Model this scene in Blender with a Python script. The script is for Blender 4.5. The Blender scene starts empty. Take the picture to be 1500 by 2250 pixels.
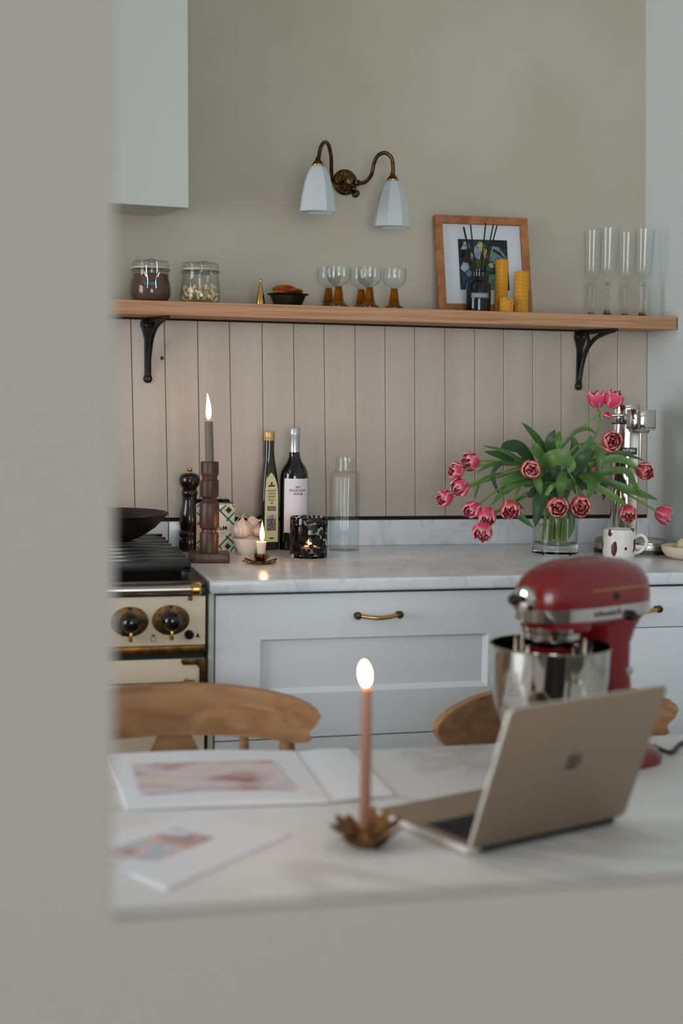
import bpy, bmesh, math, random
from math import sin, cos, pi, radians, hypot
from mathutils import Vector, Matrix
random.seed(7)
S = bpy.context.scene
COL = S.collection

# ---------------------------------------------------------------- camera
F_PX, CX, CY = 3125.0, 750.0, 1125.0
CAM_LOC = Vector((0, -3.39, 1.30))
YAW, PITCH, ROLL = radians(14.6), radians(4.85), 0.016
CAM_M = (Matrix.Rotation(-YAW, 3, 'Z') @ Matrix.Rotation(pi/2 - PITCH, 3, 'X') @ Matrix.Rotation(ROLL, 3, 'Z'))
cd = bpy.data.cameras.new('camera')
cd.sensor_fit = 'VERTICAL'; cd.sensor_height = 36; cd.sensor_width = 24
cd.lens = 50; cd.clip_start = 0.02
cd.dof.use_dof = True; cd.dof.focus_distance = 3.30; cd.dof.aperture_fstop = 2.2
cam = bpy.data.objects.new('camera', cd); COL.objects.link(cam)
cam.matrix_world = Matrix.Translation(CAM_LOC) @ CAM_M.to_4x4()
S.camera = cam

# ---------------------------------------------------------------- world, light, exposure
W = bpy.data.worlds.new('world'); S.world = W; W.use_nodes = True
bg = W.node_tree.nodes['Background']
bg.inputs['Color'].default_value = (0.80, 0.90, 1.0, 1); bg.inputs['Strength'].default_value = 0.40
def window_light(name, loc, sx, sy, watts, rot, col=(0.875, 0.945, 1.0)):
    l = bpy.data.lights.new(name, 'AREA'); l.shape = 'RECTANGLE'; l.size = sx; l.size_y = sy
    l.energy = watts; l.color = col
    o = bpy.data.objects.new(name, l); COL.objects.link(o); o.location = loc; o.rotation_euler = rot
    return o
LEFT_X = -2.4
window_light('window_daylight', (LEFT_X + 0.03, -1.50, 1.50), 1.6, 1.3, 47, (0, -pi/2, 0))
window_light('rear_fill_light', (-0.10, -5.98, 1.30), 2.2, 2.0, 108, (pi/2, 0, 0))  # frontal fill, added behind the viewer as daylight from unseen doors
vs = S.view_settings
vs.view_transform = 'Standard'; vs.look = 'None'; vs.gamma = 1.0; vs.use_curve_mapping = False
vs.exposure = 0.0
S.cycles.use_denoising = True
S.cycles.max_bounces = 10; S.cycles.transmission_bounces = 10; S.cycles.transparent_max_bounces = 12
S.cycles.sample_clamp_indirect = 6

# ---------------------------------------------------------------- measuring helpers (pixel on a known plane -> place)
def ray(px, py): return CAM_M @ Vector(((px-CX)/F_PX, -(py-CY)/F_PX, -1))
def PY(px, py, Y):
    d = ray(px, py); return CAM_LOC + d*((Y-CAM_LOC.y)/d.y)
def PZ(px, py, Z):
    d = ray(px, py); return CAM_LOC + d*((Z-CAM_LOC.z)/d.z)
def mpp(p):
    q = CAM_M.transposed() @ (Vector(p)-CAM_LOC); return -q.z/F_PX
def facing(p): return math.atan2(p[0]-CAM_LOC.x, p[1]-CAM_LOC.y)     # rotate a thing by -facing: its -y side looks at the viewer

# ---------------------------------------------------------------- materials
def lin(c): return tuple(((v/255)/12.92 if v/255 <= 0.04045 else ((v/255+0.055)/1.055)**2.4) for v in c[:3]) + (1,)
MATS = {}
def pm(name, rgb, rough=0.5, metal=0.0, var=None, bump=None, trans=0.0, ior=1.45, emis=None, coat=0.0, sss=0.0, spec=None, stretch=(1,1,1), mid=(0.38,0.62)):
    m = bpy.data.materials.new(name); m.use_nodes = True; MATS[name] = m
    nt = m.node_tree; b = nt.nodes['Principled BSDF']
    b.inputs['Base Color'].default_value = lin(rgb)
    b.inputs['Roughness'].default_value = rough; b.inputs['Metallic'].default_value = metal
    b.inputs['IOR'].default_value = ior
    if trans: b.inputs['Transmission Weight'].default_value = trans
    if coat: b.inputs['Coat Weight'].default_value = coat; b.inputs['Coat Roughness'].default_value = 0.08
    if sss:
        b.inputs['Subsurface Weight'].default_value = sss; b.inputs['Subsurface Radius'].default_value = (0.02, 0.008, 0.004)
        b.inputs['Subsurface Scale'].default_value = 0.3
    if spec is not None: b.inputs['Specular IOR Level'].default_value = spec
    if emis:
        b.inputs['Emission Color'].default_value = lin(emis[0]); b.inputs['Emission Strength'].default_value = emis[1]
    if var or bump:
        tc = nt.nodes.new('ShaderNodeTexCoord'); mp = nt.nodes.new('ShaderNodeMapping')
        mp.inputs['Scale'].default_value = stretch
        nt.links.new(tc.outputs['Object'], mp.inputs['Vector'])
    if var:
        rgb2, sc = var[0], var[1]
        n = nt.nodes.new('ShaderNodeTexNoise'); n.inputs['Scale'].default_value = sc; n.inputs['Detail'].default_value = 5
        n.inputs['Distortion'].default_value = var[2] if len(var) > 2 else 0
        r = nt.nodes.new('ShaderNodeValToRGB')
        r.color_ramp.elements[0].position = mid[0]; r.color_ramp.elements[0].color = lin(rgb)
        r.color_ramp.elements[1].position = mid[1]; r.color_ramp.elements[1].color = lin(rgb2)
        nt.links.new(mp.outputs['Vector'], n.inputs['Vector']); nt.links.new(n.outputs['Fac'], r.inputs['Fac'])
        nt.links.new(r.outputs['Color'], b.inputs['Base Color'])
    if bump:
        n = nt.nodes.new('ShaderNodeTexNoise'); n.inputs['Scale'].default_value = bump[0]; n.inputs['Detail'].default_value = 4
        bp = nt.nodes.new('ShaderNodeBump'); bp.inputs['Strength'].default_value = bump[1]; bp.inputs['Distance'].default_value = 0.002
        nt.links.new(mp.outputs['Vector'], n.inputs['Vector']); nt.links.new(n.outputs['Fac'], bp.inputs['Height'])
        nt.links.new(bp.outputs['Normal'], b.inputs['Normal'])
    return m
def marble(name, base, vein, scale, rough):
    m = bpy.data.materials.new(name); m.use_nodes = True; MATS[name] = m
    nt = m.node_tree; b = nt.nodes['Principled BSDF']; b.inputs['Roughness'].default_value = rough
    tc = nt.nodes.new('ShaderNodeTexCoord')
    n1 = nt.nodes.new('ShaderNodeTexNoise'); n1.inputs['Scale'].default_value = scale; n1.inputs['Detail'].default_value = 7; n1.inputs['Distortion'].default_value = 1.6
    ab = nt.nodes.new('ShaderNodeMath'); ab.operation = 'SUBTRACT'; ab.inputs[1].default_value = 0.5
    a2 = nt.nodes.new('ShaderNodeMath'); a2.operation = 'ABSOLUTE'
    r = nt.nodes.new('ShaderNodeValToRGB')
    r.color_ramp.elements[0].position = 0.0; r.color_ramp.elements[0].color = lin(vein)
    r.color_ramp.elements[1].position = 0.035; r.color_ramp.elements[1].color = lin(base)
    n2 = nt.nodes.new('ShaderNodeTexNoise'); n2.inputs['Scale'].default_value = scale*1.7; n2.inputs['Detail'].default_value = 4
    r2 = nt.nodes.new('ShaderNodeValToRGB')
    r2.color_ramp.elements[0].position = 0.38; r2.color_ramp.elements[0].color = (0.88, 0.89, 0.905, 1)
    r2.color_ramp.elements[1].position = 0.62; r2.color_ramp.elements[1].color = (1, 1, 1, 1)
    mx = nt.nodes.new('ShaderNodeMix'); mx.data_type = 'RGBA'; mx.blend_type = 'MULTIPLY'; mx.inputs['Factor'].default_value = 1
    L = nt.links.new
    L(tc.outputs['Object'], n1.inputs['Vector']); L(tc.outputs['Object'], n2.inputs['Vector'])
    L(n1.outputs['Fac'], ab.inputs[0]); L(ab.outputs[0], a2.inputs[0]); L(a2.outputs[0], r.inputs['Fac']); L(n2.outputs['Fac'], r2.inputs['Fac'])
    L(r.outputs['Color'], mx.inputs['A']); L(r2.outputs['Color'], mx.inputs['B']); L(mx.outputs['Result'], b.inputs['Base Color'])
    return m

pm('plaster', (185,177,162), 0.85, var=((179,170,154), 3.0), bump=(60, 0.12))
pm('right_paint', (212,216,215), 0.8, bump=(50, 0.12))
pm('near_paint', (149,143,136), 0.85)
pm('board_paint', (189,178,164), 0.34, var=((178,166,152), 9.0), bump=(40, 0.25), stretch=(1.6, 1, 0.10), mid=(0.3,0.7))
pm('white_paint', (232,235,237), 0.45)
pm('frame_paint', (192,190,184), 0.5)
pm('hood_paint', (190,192,184), 0.5)
pm('ceiling_paint', (215,213,208), 0.9)
pm('floor_wood', (120,92,66), 0.5, var=((96,70,48), 6), stretch=(1, 8, 1))
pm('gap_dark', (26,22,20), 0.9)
pm('groove', (146,130,116), 0.9)
marble('marble', (234,234,236), (218,219,224), 7.0, 0.2)
marble('table_top', (234,232,229), (212,209,204), 1.4, 0.45)
pm('shelf_wood', (190,144,108), 0.6, var=((158,112,78), 6.0, 0.35), bump=(30, 0.3), stretch=(0.9, 22, 34), mid=(0.40,0.70))
pm('shelf_end', (128,88,58), 0.7)
pm('pine', (178,134,94), 0.45, var=((146,102,66), 5.0, 0.8), stretch=(2, 8, 8), mid=(0.35,0.7))
pm('oak_frame', (172,112,66), 0.5, var=((140,88,48), 12, 0.6), stretch=(3, 3, 3))
pm('dark_wood', (92,58,40), 0.4, var=((58,36,26), 40, 0.8), bump=(160, 0.3), stretch=(1, 1, 0.35))
pm('mill_wood', (40,24,18), 0.22, var=((22,14,12), 30), coat=0.4)
pm('black_iron', (9,9,9), 0.38, bump=(120, 0.15))
pm('black_gloss', (8,8,9), 0.12, coat=0.5)
pm('steel', (190,186,180), 0.22, metal=1)
pm('mirror_steel', (205,200,194), 0.07, metal=1)
pm('brushed', (165,160,152), 0.38, metal=1)
pm('dark_steel', (86,82,78), 0.35, metal=1, var=((66,62,58), 20))
pm('brass', (158,118,60), 0.3, metal=1, var=((112,80,40), 40))
pm('bright_brass', (196,158,92), 0.25, metal=1)
pm('old_brass', (112,86,52), 0.42, metal=1, var=((70,54,36), 60))
pm('cream_enamel', (236,220,192), 0.3, coat=0.2)
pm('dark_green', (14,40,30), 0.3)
pm('clear_glass', (250,252,252), 0.0, trans=1, ior=1.3)
def thin_walled(name, face, edge, ior, rough=0.02, power=0.5):
    """thin-walled glass: light passes straight through, a fresnel sheen on top, walls seen edge-on tint it"""
    m = bpy.data.materials.new(name); m.use_nodes = True; MATS[name] = m; nt = m.node_tree
    nt.nodes.remove(nt.nodes['Principled BSDF'])
    tr = nt.nodes.new('ShaderNodeBsdfTransparent'); gl = nt.nodes.new('ShaderNodeBsdfGlossy'); gl.inputs['Roughness'].default_value = rough
    lw = nt.nodes.new('ShaderNodeLayerWeight'); lw.inputs['Blend'].default_value = power
    mc_ = nt.nodes.new('ShaderNodeMix'); mc_.data_type = 'RGBA'; mc_.inputs['A'].default_value = lin(face); mc_.inputs['B'].default_value = lin(edge)
    pw = nt.nodes.new('ShaderNodeMath'); pw.operation = 'POWER'; pw.inputs[1].default_value = 3.5; fr_ = nt.nodes.new('ShaderNodeMath'); fr_.operation = 'MULTIPLY_ADD'; fr_.inputs[1].default_value = 0.30; fr_.inputs[2].default_value = ((ior-1)/(ior+1))**2*0.7; mx = nt.nodes.new('ShaderNodeMixShader'); L = nt.links.new
    L(lw.outputs['Facing'], pw.inputs[0]); L(pw.outputs[0], mc_.inputs['Factor']); L(pw.outputs[0], fr_.inputs[0]); L(mc_.outputs['Result'], tr.inputs['Color']); L(fr_.outputs[0], mx.inputs['Fac'])
    L(tr.outputs[0], mx.inputs[1]); L(gl.outputs[0], mx.inputs[2]); L(mx.outputs[0], nt.nodes['Material Output'].inputs['Surface'])
thin_walled('thin_glass', (254,255,255), (236,240,240), 1.5)
thin_walled('window_glass', (252,253,253), (240,244,244), 1.3)
thin_walled('green_glass', (252,254,252), (206,214,206), 1.5)
thin_walled('water', (244,247,234), (228,234,212), 1.15)
pm('amber_glass', (190,118,30), 0.04, trans=0.8, ior=1.35)
pm('smoke_glass', (22,24,26), 0.05, trans=0.25, ior=1.45)
pm('opal_glass', (206,212,212), 0.4, trans=0.15, sss=0.3)
pm('wine_glass', (7,9,8), 0.04, coat=0.6)
pm('oil_glass', (34,26,12), 0.05, coat=0.5)
pm('capsule', (196,196,198), 0.3, metal=0.7)
pm('gold_cap', (200,166,112), 0.4, metal=0.5)
pm('label_white', (226,220,226), 0.6)
pm('label_cream', (206,202,156), 0.6)
pm('label_sky', (170,160,190), 0.6)
pm('label_land', (150,124,92), 0.6, var=((74,70,96), 260, 0.5), mid=(0.44,0.56))
pm('ink', (34,26,26), 0.7)
pm('ink_brown', (62,50,30), 0.7)
pm('ink_grey', (120,116,112), 0.7)
pm('ink_pale', (196,198,180), 0.7)
pm('badge_slate', (62,70,66), 0.6)
pm('badge_blue', (64,104,140), 0.5)
pm('box_white', (226,212,198), 0.6)
pm('box_green', (24,112,82), 0.55)
pm('box_dark', (18,34,30), 0.7)
pm('salt_cream', (200,184,150), 0.6)
pm('garlic', (232,214,202), 0.55, var=((212,184,172), 30), sss=0.15, stretch=(4, 4, 0.6))
pm('twine', (190,160,124), 0.85)
pm('white_ceramic', (228,222,214), 0.4)
pm('beige_ceramic', (214,198,174), 0.5)
pm('wax_white', (236,216,196), 0.5, sss=0.5)
pm('wax_grey', (122,110,98), 0.5, sss=0.5)
pm('wax_pink', (160,110,86), 0.5, sss=0.08)
pm('beeswax', (206,146,40), 0.5, sss=0.2)
pm('wick', (20,16,14), 0.9)
pm('flame', (255,200,120), 0.5, emis=((255,176,100), 66))
pm('flame_small', (255,180,100), 0.5, emis=((255,176,92), 130))
pm('cocoa', (96,68,54), 0.95, bump=(300, 0.4))
pm('cashew', (240,214,168), 0.6, var=((220,184,130), 60))
pm('rubber', (214,206,192), 0.6)
pm('orange_slice', (196,104,30), 0.55, var=((150,66,18), 60))
pm('mat_board', (222,218,222), 0.8)
thin_walled('picture_glass', (250,252,252), (240,244,244), 1.12)
for nm, c in dict(teal=(30,58,62), navy=(38,62,104), lilac=(146,160,186), cream=(206,196,150), yellow=(196,156,64), olive=(72,82,44), sage=(120,146,136), maroon=(56,34,34), pale=(176,190,196), black=(22,26,26)).items():
    pm('paint_'+nm, c, 0.55, var=(tuple(int(v*0.72) for v in c), 70, 1.0))
pm('reed', (16,15,15), 0.8)
pm('diffuser_label', (110,118,120), 0.6)
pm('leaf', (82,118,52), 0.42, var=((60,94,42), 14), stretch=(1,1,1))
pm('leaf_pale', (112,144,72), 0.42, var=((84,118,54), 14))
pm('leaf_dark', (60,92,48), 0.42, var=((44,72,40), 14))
pm('stem', (112,146,66), 0.5)
pm('tulip_core', (160,46,66), 0.8)
pm('red_enamel', (112,11,16), 0.26, coat=0.35)
pm('laptop_alu', (150,131,110), 0.42, metal=0.35)
pm('laptop_edge', (222,218,212), 0.35, metal=0.3)
pm('laptop_keys', (30,30,32), 0.6)
pm('laptop_logo', (100,88,74), 0.2, metal=0.5)
pm('paper', (236,236,240), 0.8)
pm('paper_edge', (206,204,206), 0.9)
pm('bronze_leaf', (150,106,60), 0.42, metal=0.6, var=((96,64,34), 50), bump=(80, 0.4))
pm('wok_iron', (72,62,58), 0.42, metal=0.4, var=((50,42,40), 18))
pm('black_plastic', (14,14,15), 0.4)
pm('bristle', (214,196,160), 0.9, bump=(400, 0.8), stretch=(1,1,0.1))
def tulip_mat(name, a, edge):
    m = bpy.data.materials.new(name); m.use_nodes = True; MATS[name] = m; nt = m.node_tree; b = nt.nodes['Principled BSDF']
    b.inputs['Roughness'].default_value = 0.5
    at = nt.nodes.new('ShaderNodeAttribute'); at.attribute_name = 'rim'
    r = nt.nodes.new('ShaderNodeValToRGB'); r.color_ramp.elements[0].position = 0.38; r.color_ramp.elements[0].color = lin(a)
    r.color_ramp.elements[1].position = 0.98; r.color_ramp.elements[1].color = lin(edge)
    tc = nt.nodes.new('ShaderNodeTexCoord'); n = nt.nodes.new('ShaderNodeTexNoise'); n.inputs['Scale'].default_value = 120
    mp = nt.nodes.new('ShaderNodeMapping'); mp.inputs['Scale'].default_value = (1, 1, 0.2)
    ad = nt.nodes.new('ShaderNodeMath'); ad.operation = 'MULTIPLY_ADD'; ad.inputs[1].default_value = 0.5; ad.inputs[2].default_value = -0.25
    sm = nt.nodes.new('ShaderNodeMath'); sm.operation = 'ADD'
    L = nt.links.new
    L(tc.outputs['Object'], mp.inputs['Vector']); L(mp.outputs['Vector'], n.inputs['Vector']); L(n.outputs['Fac'], ad.inputs[0])
    L(at.outputs['Fac'], sm.inputs[0]); L(ad.outputs[0], sm.inputs[1]); L(sm.outputs[0], r.inputs['Fac']); L(r.outputs['Color'], b.inputs['Base Color'])
tulip_mat('petal_pink', (212,66,100), (244,178,178)); tulip_mat('petal_red', (196,54,74), (244,176,164))
def spotted_glass():
    m = bpy.data.materials.new('spotted_glass'); m.use_nodes = True; MATS['spotted_glass'] = m; nt = m.node_tree
    b = nt.nodes['Principled BSDF']; b.inputs['Base Color'].default_value = lin((12,9,8)); b.inputs['Roughness'].default_value = 0.08
    g = nt.nodes.new('ShaderNodeBsdfPrincipled'); g.inputs['Base Color'].default_value = (0.9, 0.88, 0.86, 1); g.inputs['Transmission Weight'].default_value = 1
    g.inputs['Roughness'].default_value = 0.02; g.inputs['IOR'].default_value = 1.15
    tc = nt.nodes.new('ShaderNodeTexCoord'); v = nt.nodes.new('ShaderNodeTexVoronoi'); v.inputs['Scale'].default_value = 84; v.inputs['Randomness'].default_value = 1
    v2 = nt.nodes.new('ShaderNodeTexNoise'); v2.inputs['Scale'].default_value = 55
    ad = nt.nodes.new('ShaderNodeMath'); ad.operation = 'MULTIPLY_ADD'; ad.inputs[1].default_value = 0.75
    r = nt.nodes.new('ShaderNodeValToRGB'); r.color_ramp.elements[0].position = 0.90; r.color_ramp.elements[1].position = 0.93
    mx = nt.nodes.new('ShaderNodeMixShader'); L = nt.links.new
    L(tc.outputs['Object'], v.inputs['Vector']); L(tc.outputs['Object'], v2.inputs['Vector']); L(v2.outputs['Fac'], ad.inputs[0]); L(v.outputs['Distance'], ad.inputs[2])
    L(ad.outputs[0], r.inputs['Fac']); L(r.outputs['Color'], mx.inputs['Fac'])
    L(b.outputs[0], mx.inputs[1]); L(g.outputs[0], mx.inputs[2]); L(mx.outputs[0], nt.nodes['Material Output'].inputs['Surface'])
spotted_glass()
def splash_ceramic():
    m = pm('splash_ceramic', (232,226,218), 0.3); nt = m.node_tree; b = nt.nodes['Principled BSDF']
    tc = nt.nodes.new('ShaderNodeTexCoord'); v = nt.nodes.new('ShaderNodeTexVoronoi'); v.inputs['Scale'].default_value = 42
    mp = nt.nodes.new('ShaderNodeMapping'); mp.inputs['Rotation'].default_value = (0.3, 0.9, 0.4); mp.inputs['Scale'].default_value = (1, 1, 0.55)
    n = nt.nodes.new('ShaderNodeTexNoise'); n.inputs['Scale'].default_value = 60
    ad = nt.nodes.new('ShaderNodeMath'); ad.operation = 'MULTIPLY_ADD'; ad.inputs[1].default_value = 0.5
    r = nt.nodes.new('ShaderNodeValToRGB'); r.color_ramp.elements[0].position = 0.555; r.color_ramp.elements[0].color = lin((86,40,28)); r.color_ramp.elements[1].position = 0.57; r.color_ramp.elements[1].color = lin((232,226,218))
    L = nt.links.new; L(tc.outputs['Object'], mp.inputs['Vector']); L(mp.outputs['Vector'], v.inputs['Vector']); L(tc.outputs['Object'], n.inputs['Vector'])
    L(n.outputs['Fac'], ad.inputs[0]); L(v.outputs['Distance'], ad.inputs[2]); L(ad.outputs[0], r.inputs['Fac']); L(r.outputs['Color'], b.inputs['Base Color'])
splash_ceramic()
def print_mat(name, stops, scale, stretch, seed):
    m = bpy.data.materials.new(name); m.use_nodes = True; MATS[name] = m; nt = m.node_tree; b = nt.nodes['Principled BSDF']; b.inputs['Roughness'].default_value = 0.6
    tc = nt.nodes.new('ShaderNodeTexCoord'); mp = nt.nodes.new('ShaderNodeMapping'); mp.inputs['Scale'].default_value = stretch; mp.inputs['Location'].default_value = (seed, seed*2, 0)
    n = nt.nodes.new('ShaderNodeTexNoise'); n.inputs['Scale'].default_value = scale; n.inputs['Detail'].default_value = 3; n.inputs['Distortion'].default_value = 0.7
    r = nt.nodes.new('ShaderNodeValToRGB'); cr = r.color_ramp
    cr.elements[0].position = stops[0][0]; cr.elements[0].color = lin(stops[0][1]); cr.elements[1].position = stops[-1][0]; cr.elements[1].color = lin(stops[-1][1])
    for p, c in stops[1:-1]: e = cr.elements.new(p); e.color = lin(c)
    L = nt.links.new; L(tc.outputs['Object'], mp.inputs['Vector']); L(mp.outputs['Vector'], n.inputs['Vector']); L(n.outputs['Fac'], r.inputs['Fac']); L(r.outputs['Color'], b.inputs['Base Color'])
print_mat('print_landscape', [(0.30,(140,104,104)), (0.37,(200,160,152)), (0.46,(208,188,196)), (0.56,(224,214,216)), (0.72,(232,206,186))], 9, (1, 1.3, 1), 3.1)
print_mat('print_figures', [(0.32,(158,160,172)), (0.40,(222,164,156)), (0.46,(228,206,206)), (0.53,(190,196,208)), (0.58,(236,236,240))], 14, (1, 1, 1), 7.7)

# ---------------------------------------------------------------- mesh helpers
class MB:
    def __init__(s): s.v = []; s.f = []
    def add(s, vs, fs):
        o = len(s.v); s.v += [tuple(p) for p in vs]; s.f += [tuple(i+o for i in f) for f in fs]; return s
    def box(s, lo, hi, m=None):
        x0,y0,z0 = lo; x1,y1,z1 = hi
        vs = [Vector(p) for p in ((x0,y0,z0),(x1,y0,z0),(x1,y1,z0),(x0,y1,z0),(x0,y0,z1),(x1,y0,z1),(x1,y1,z1),(x0,y1,z1))]
        if m: vs = [m @ p for p in vs]
        return s.add(vs, [(0,3,2,1),(4,5,6,7),(0,1,5,4),(1,2,6,5),(2,3,7,6),(3,0,4,7)])
    def loft(s, rings, caps=True, closed=True):
        n = len(rings[0]); vs = [p for r in rings for p in r]; fs = []
        for i in range(len(rings)-1):
            for j in range(n if closed else n-1):
                a = i*n+j; b = i*n+(j+1) % n; fs.append((a, b, b+n, a+n))
        if caps and closed:
            fs.append(tuple(reversed(range(n)))); fs.append(tuple(range((len(rings)-1)*n, len(rings)*n)))
        return s.add(vs, fs)
    def lathe(s, prof, n=32, c=(0,0,0), m=None, rib=None):
        vs, idx, fs = [], [], []
        for r, z in prof:
            if r <= 1e-6: idx.append([len(vs)]); vs.append(Vector((0,0,z)))
            else:
                row = []
                for j in range(n):
                    a = 2*pi*j/n; q = r*(1+rib[1]*cos(rib[0]*a)) if rib else r
                    row.append(len(vs)); vs.append(Vector((q*cos(a), q*sin(a), z)))
                idx.append(row)
        for A, B in zip(idx[:-1], idx[1:]):
            if len(A) == 1 and len(B) == 1: continue
            for j in range(n):
                k = (j+1) % n
                if len(A) == 1: fs.append((A[0], B[k], B[j]))
                elif len(B) == 1: fs.append((A[j], A[k], B[0]))
                else: fs.append((A[j], A[k], B[k], B[j]))
        vs = [(m @ p if m else p) + Vector(c) for p in vs]
        return s.add(vs, fs)
    def tube(s, pts, r, n=10, caps=True):
        pts = [Vector(p) for p in pts]; rs = r if isinstance(r, (list, tuple)) else [r]*len(pts)
        rings = []; up = None
        for i, p in enumerate(pts):
            t = (pts[min(i+1, len(pts)-1)] - pts[max(i-1, 0)]).normalized()
            if up is None: up = Vector((0,0,1)) if abs(t.z) < 0.9 else Vector((1,0,0))
            x = t.cross(up)
            x = x.normalized() if x.length > 1e-5 else t.orthogonal().normalized()
            up = x.cross(t).normalized()
            rings.append([p + (x*cos(2*pi*j/n) + up*sin(2*pi*j/n))*rs[i] for j in range(n)])
        return s.loft(rings, caps)
    def prism(s, poly, fn, d0, d1):
        n = len(poly); vs = [fn(a, b, d0) for a, b in poly] + [fn(a, b, d1) for a, b in poly]
        fs = [tuple(range(n)), tuple(reversed(range(n, 2*n)))] + [(i, i+n, (i+1) % n+n, (i+1) % n) for i in range(n)]
        return s.add(vs, fs)
    def mesh(s, name, mat, smooth=40, bevel=0, segs=2):
        me = bpy.data.meshes.new(name); me.from_pydata(s.v, [], s.f)
        bm = bmesh.new(); bm.from_mesh(me)
        bmesh.ops.recalc_face_normals(bm, faces=bm.faces)
        if bevel:
            ed = [e for e in bm.edges if len(e.link_faces) == 2 and e.calc_face_angle(0) > 0.5]
            bmesh.ops.bevel(bm, geom=ed, offset=bevel, segments=segs, profile=0.6, affect='EDGES', clamp_overlap=True)
        if smooth:
            for f in bm.faces: f.smooth = True
        bm.to_mesh(me); bm.free()
        if smooth: me.set_sharp_from_angle(angle=radians(smooth))
        me.materials.append(MATS[mat]); return me
    def build(s, name, mat, parent=None, smooth=40, bevel=0, segs=2, **kw):
        return link(name, s.mesh(name, mat, smooth, bevel, segs), parent)
def link(name, me, parent=None, label=None):
    o = bpy.data.objects.new(name, me); COL.objects.link(o)
    if parent: o.parent = parent
    if label: o['label'] = label
    return o
def tag(o, label=None, cat=None, group=None, kind=None):
    if label: o['label'] = label
    if cat: o['category'] = cat
    if group: o['group'] = group
    if kind: o['kind'] = kind
    return o
def thing(name, label, cat, loc, rz=0, group=None):
    o = bpy.data.objects.new(name, None); COL.objects.link(o); o.empty_display_size = 0.02
    o.location = loc; o.rotation_euler = (0, 0, rz)
    return tag(o, label, cat, group)
def dup(o, parent=None):
    c = o.copy(); COL.objects.link(c); c.parent = parent
    for ch in list(o.children): dup(ch, c)
    return c
def spline(pts, k=8):
    P = [Vector(p) for p in pts]; P = [P[0]*2-P[1]] + P + [P[-1]*2-P[-2]]; out = []
    for i in range(1, len(P)-2):
        for j in range(k):
            t = j/k; a, b, c, d = P[i-1:i+3]
            out.append(0.5*((2*b)+(c-a)*t+(2*a-5*b+4*c-d)*t*t+(3*b-a-3*c+d)*t**3))
    return out + [P[-2]]
def prof(cx, Y, base, rows):
    """rows of (half width px, row py) for a round thing whose axis stands at column cx, depth Y -> (radius, height)"""
    k = mpp(PY(cx, rows[0][1], Y)); return [(hw*k, max(0, PY(cx, py, Y).z-base)) for hw, py in rows]
def text_part(name, body, size, fn, mat, parent, bold=0.0, mirror=True, space=1.0):
    """flat lettering; the photograph shows it reversed, as in a mirror"""
    cu = bpy.data.curves.new('lettering_curve', 'FONT'); cu.body = body; cu.size = size; cu.align_x = 'CENTER'; cu.align_y = 'CENTER'
    cu.offset = bold*size; cu.resolution_u = 3; cu.space_character = space
    ob = bpy.data.objects.new('lettering_curve', cu); COL.objects.link(ob)
    bpy.context.view_layer.update()
    me = bpy.data.meshes.new_from_object(ob.evaluated_get(bpy.context.evaluated_depsgraph_get()))
    bpy.data.objects.remove(ob); bpy.data.curves.remove(cu)
    me.name = name
    for v in me.vertices: v.co = fn(-v.co.x if mirror else v.co.x, v.co.y)
    me.materials.clear(); me.materials.append(MATS[mat])
    return link(name, me, parent)
def patch(nx, ny, fn):
    m = MB(); vs = [fn(i/nx, j/ny) for j in range(ny+1) for i in range(nx+1)]
    return m.add(vs, [(j*(nx+1)+i, j*(nx+1)+i+1, (j+1)*(nx+1)+i+1, (j+1)*(nx+1)+i) for j in range(ny) for i in range(nx)])
def flame_profile(r, h, p=1.25):
    f = lambda t: t**.55*(1-t)**p
    top = max(f(i/200) for i in range(201))
    return [(0,0)] + [(r*f(t)/top, h*t) for t in [i/22 for i in range(1, 22)]] + [(0,h)]
def struct(name, mb, mat, **kw): return tag(mb.build(name, mat, **kw), kind='structure')

# ---------------------------------------------------------------- the room
CT = 0.9217           # counter top height
WALL_X = lambda z: 1.704 - 0.0362*(z-1.0)     # the right wall leans a little, as old walls do
wb = struct('wall_back', MB().box((LEFT_X, 0, 0), (1.9, 0.12, 2.75)), 'plaster', smooth=0)
m = MB()
x0, x1 = WALL_X(0), WALL_X(2.75)
m.add([(x0,-6,0),(x0+.12,-6,0),(x0+.12,0,0),(x0,0,0),(x1,-6,2.75),(x1+.12,-6,2.75),(x1+.12,0,2.75),(x1,0,2.75)], [(0,3,2,1),(4,5,6,7),(0,1,5,4),(1,2,6,5),(2,3,7,6),(3,0,4,7)])
struct('wall_right', m, 'right_paint', smooth=0)
struct('floor', MB().box((LEFT_X-.1, -6, -0.06), (1.95, 0.12, 0)), 'floor_wood', smooth=0)
struct('ceiling', MB().box((LEFT_X-.1, -6, 2.75), (1.95, 0.12, 2.81)), 'ceiling_paint', smooth=0)
m = MB()
for a, b in ((-6, -2.20), (-0.80, 0)): m.box((LEFT_X-.1, a, 0), (LEFT_X, b, 2.75))
m.box((LEFT_X-.1, -2.20, 0), (LEFT_X, -0.80, 0.65)); m.box((LEFT_X-.1, -2.20, 2.35), (LEFT_X, -0.80, 2.75))
struct('wall_left', m, 'right_paint', smooth=0)
wn = struct('window_1', MB().box((LEFT_X-.07, -2.20, 0.65), (LEFT_X-.05, -0.80, 2.35)), 'window_glass', smooth=0)
f = MB()
for lo, hi in ((-2.20, -2.15), (-0.85, -0.80), (-1.52, -1.48)): f.box((LEFT_X-.09, lo, 0.65), (LEFT_X-.045, hi, 2.35))
f.box((LEFT_X-.09, -2.20, 1.48), (LEFT_X-.045, -0.80, 1.52)); f.build('window_frame', 'white_paint', wn, smooth=0)
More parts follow.
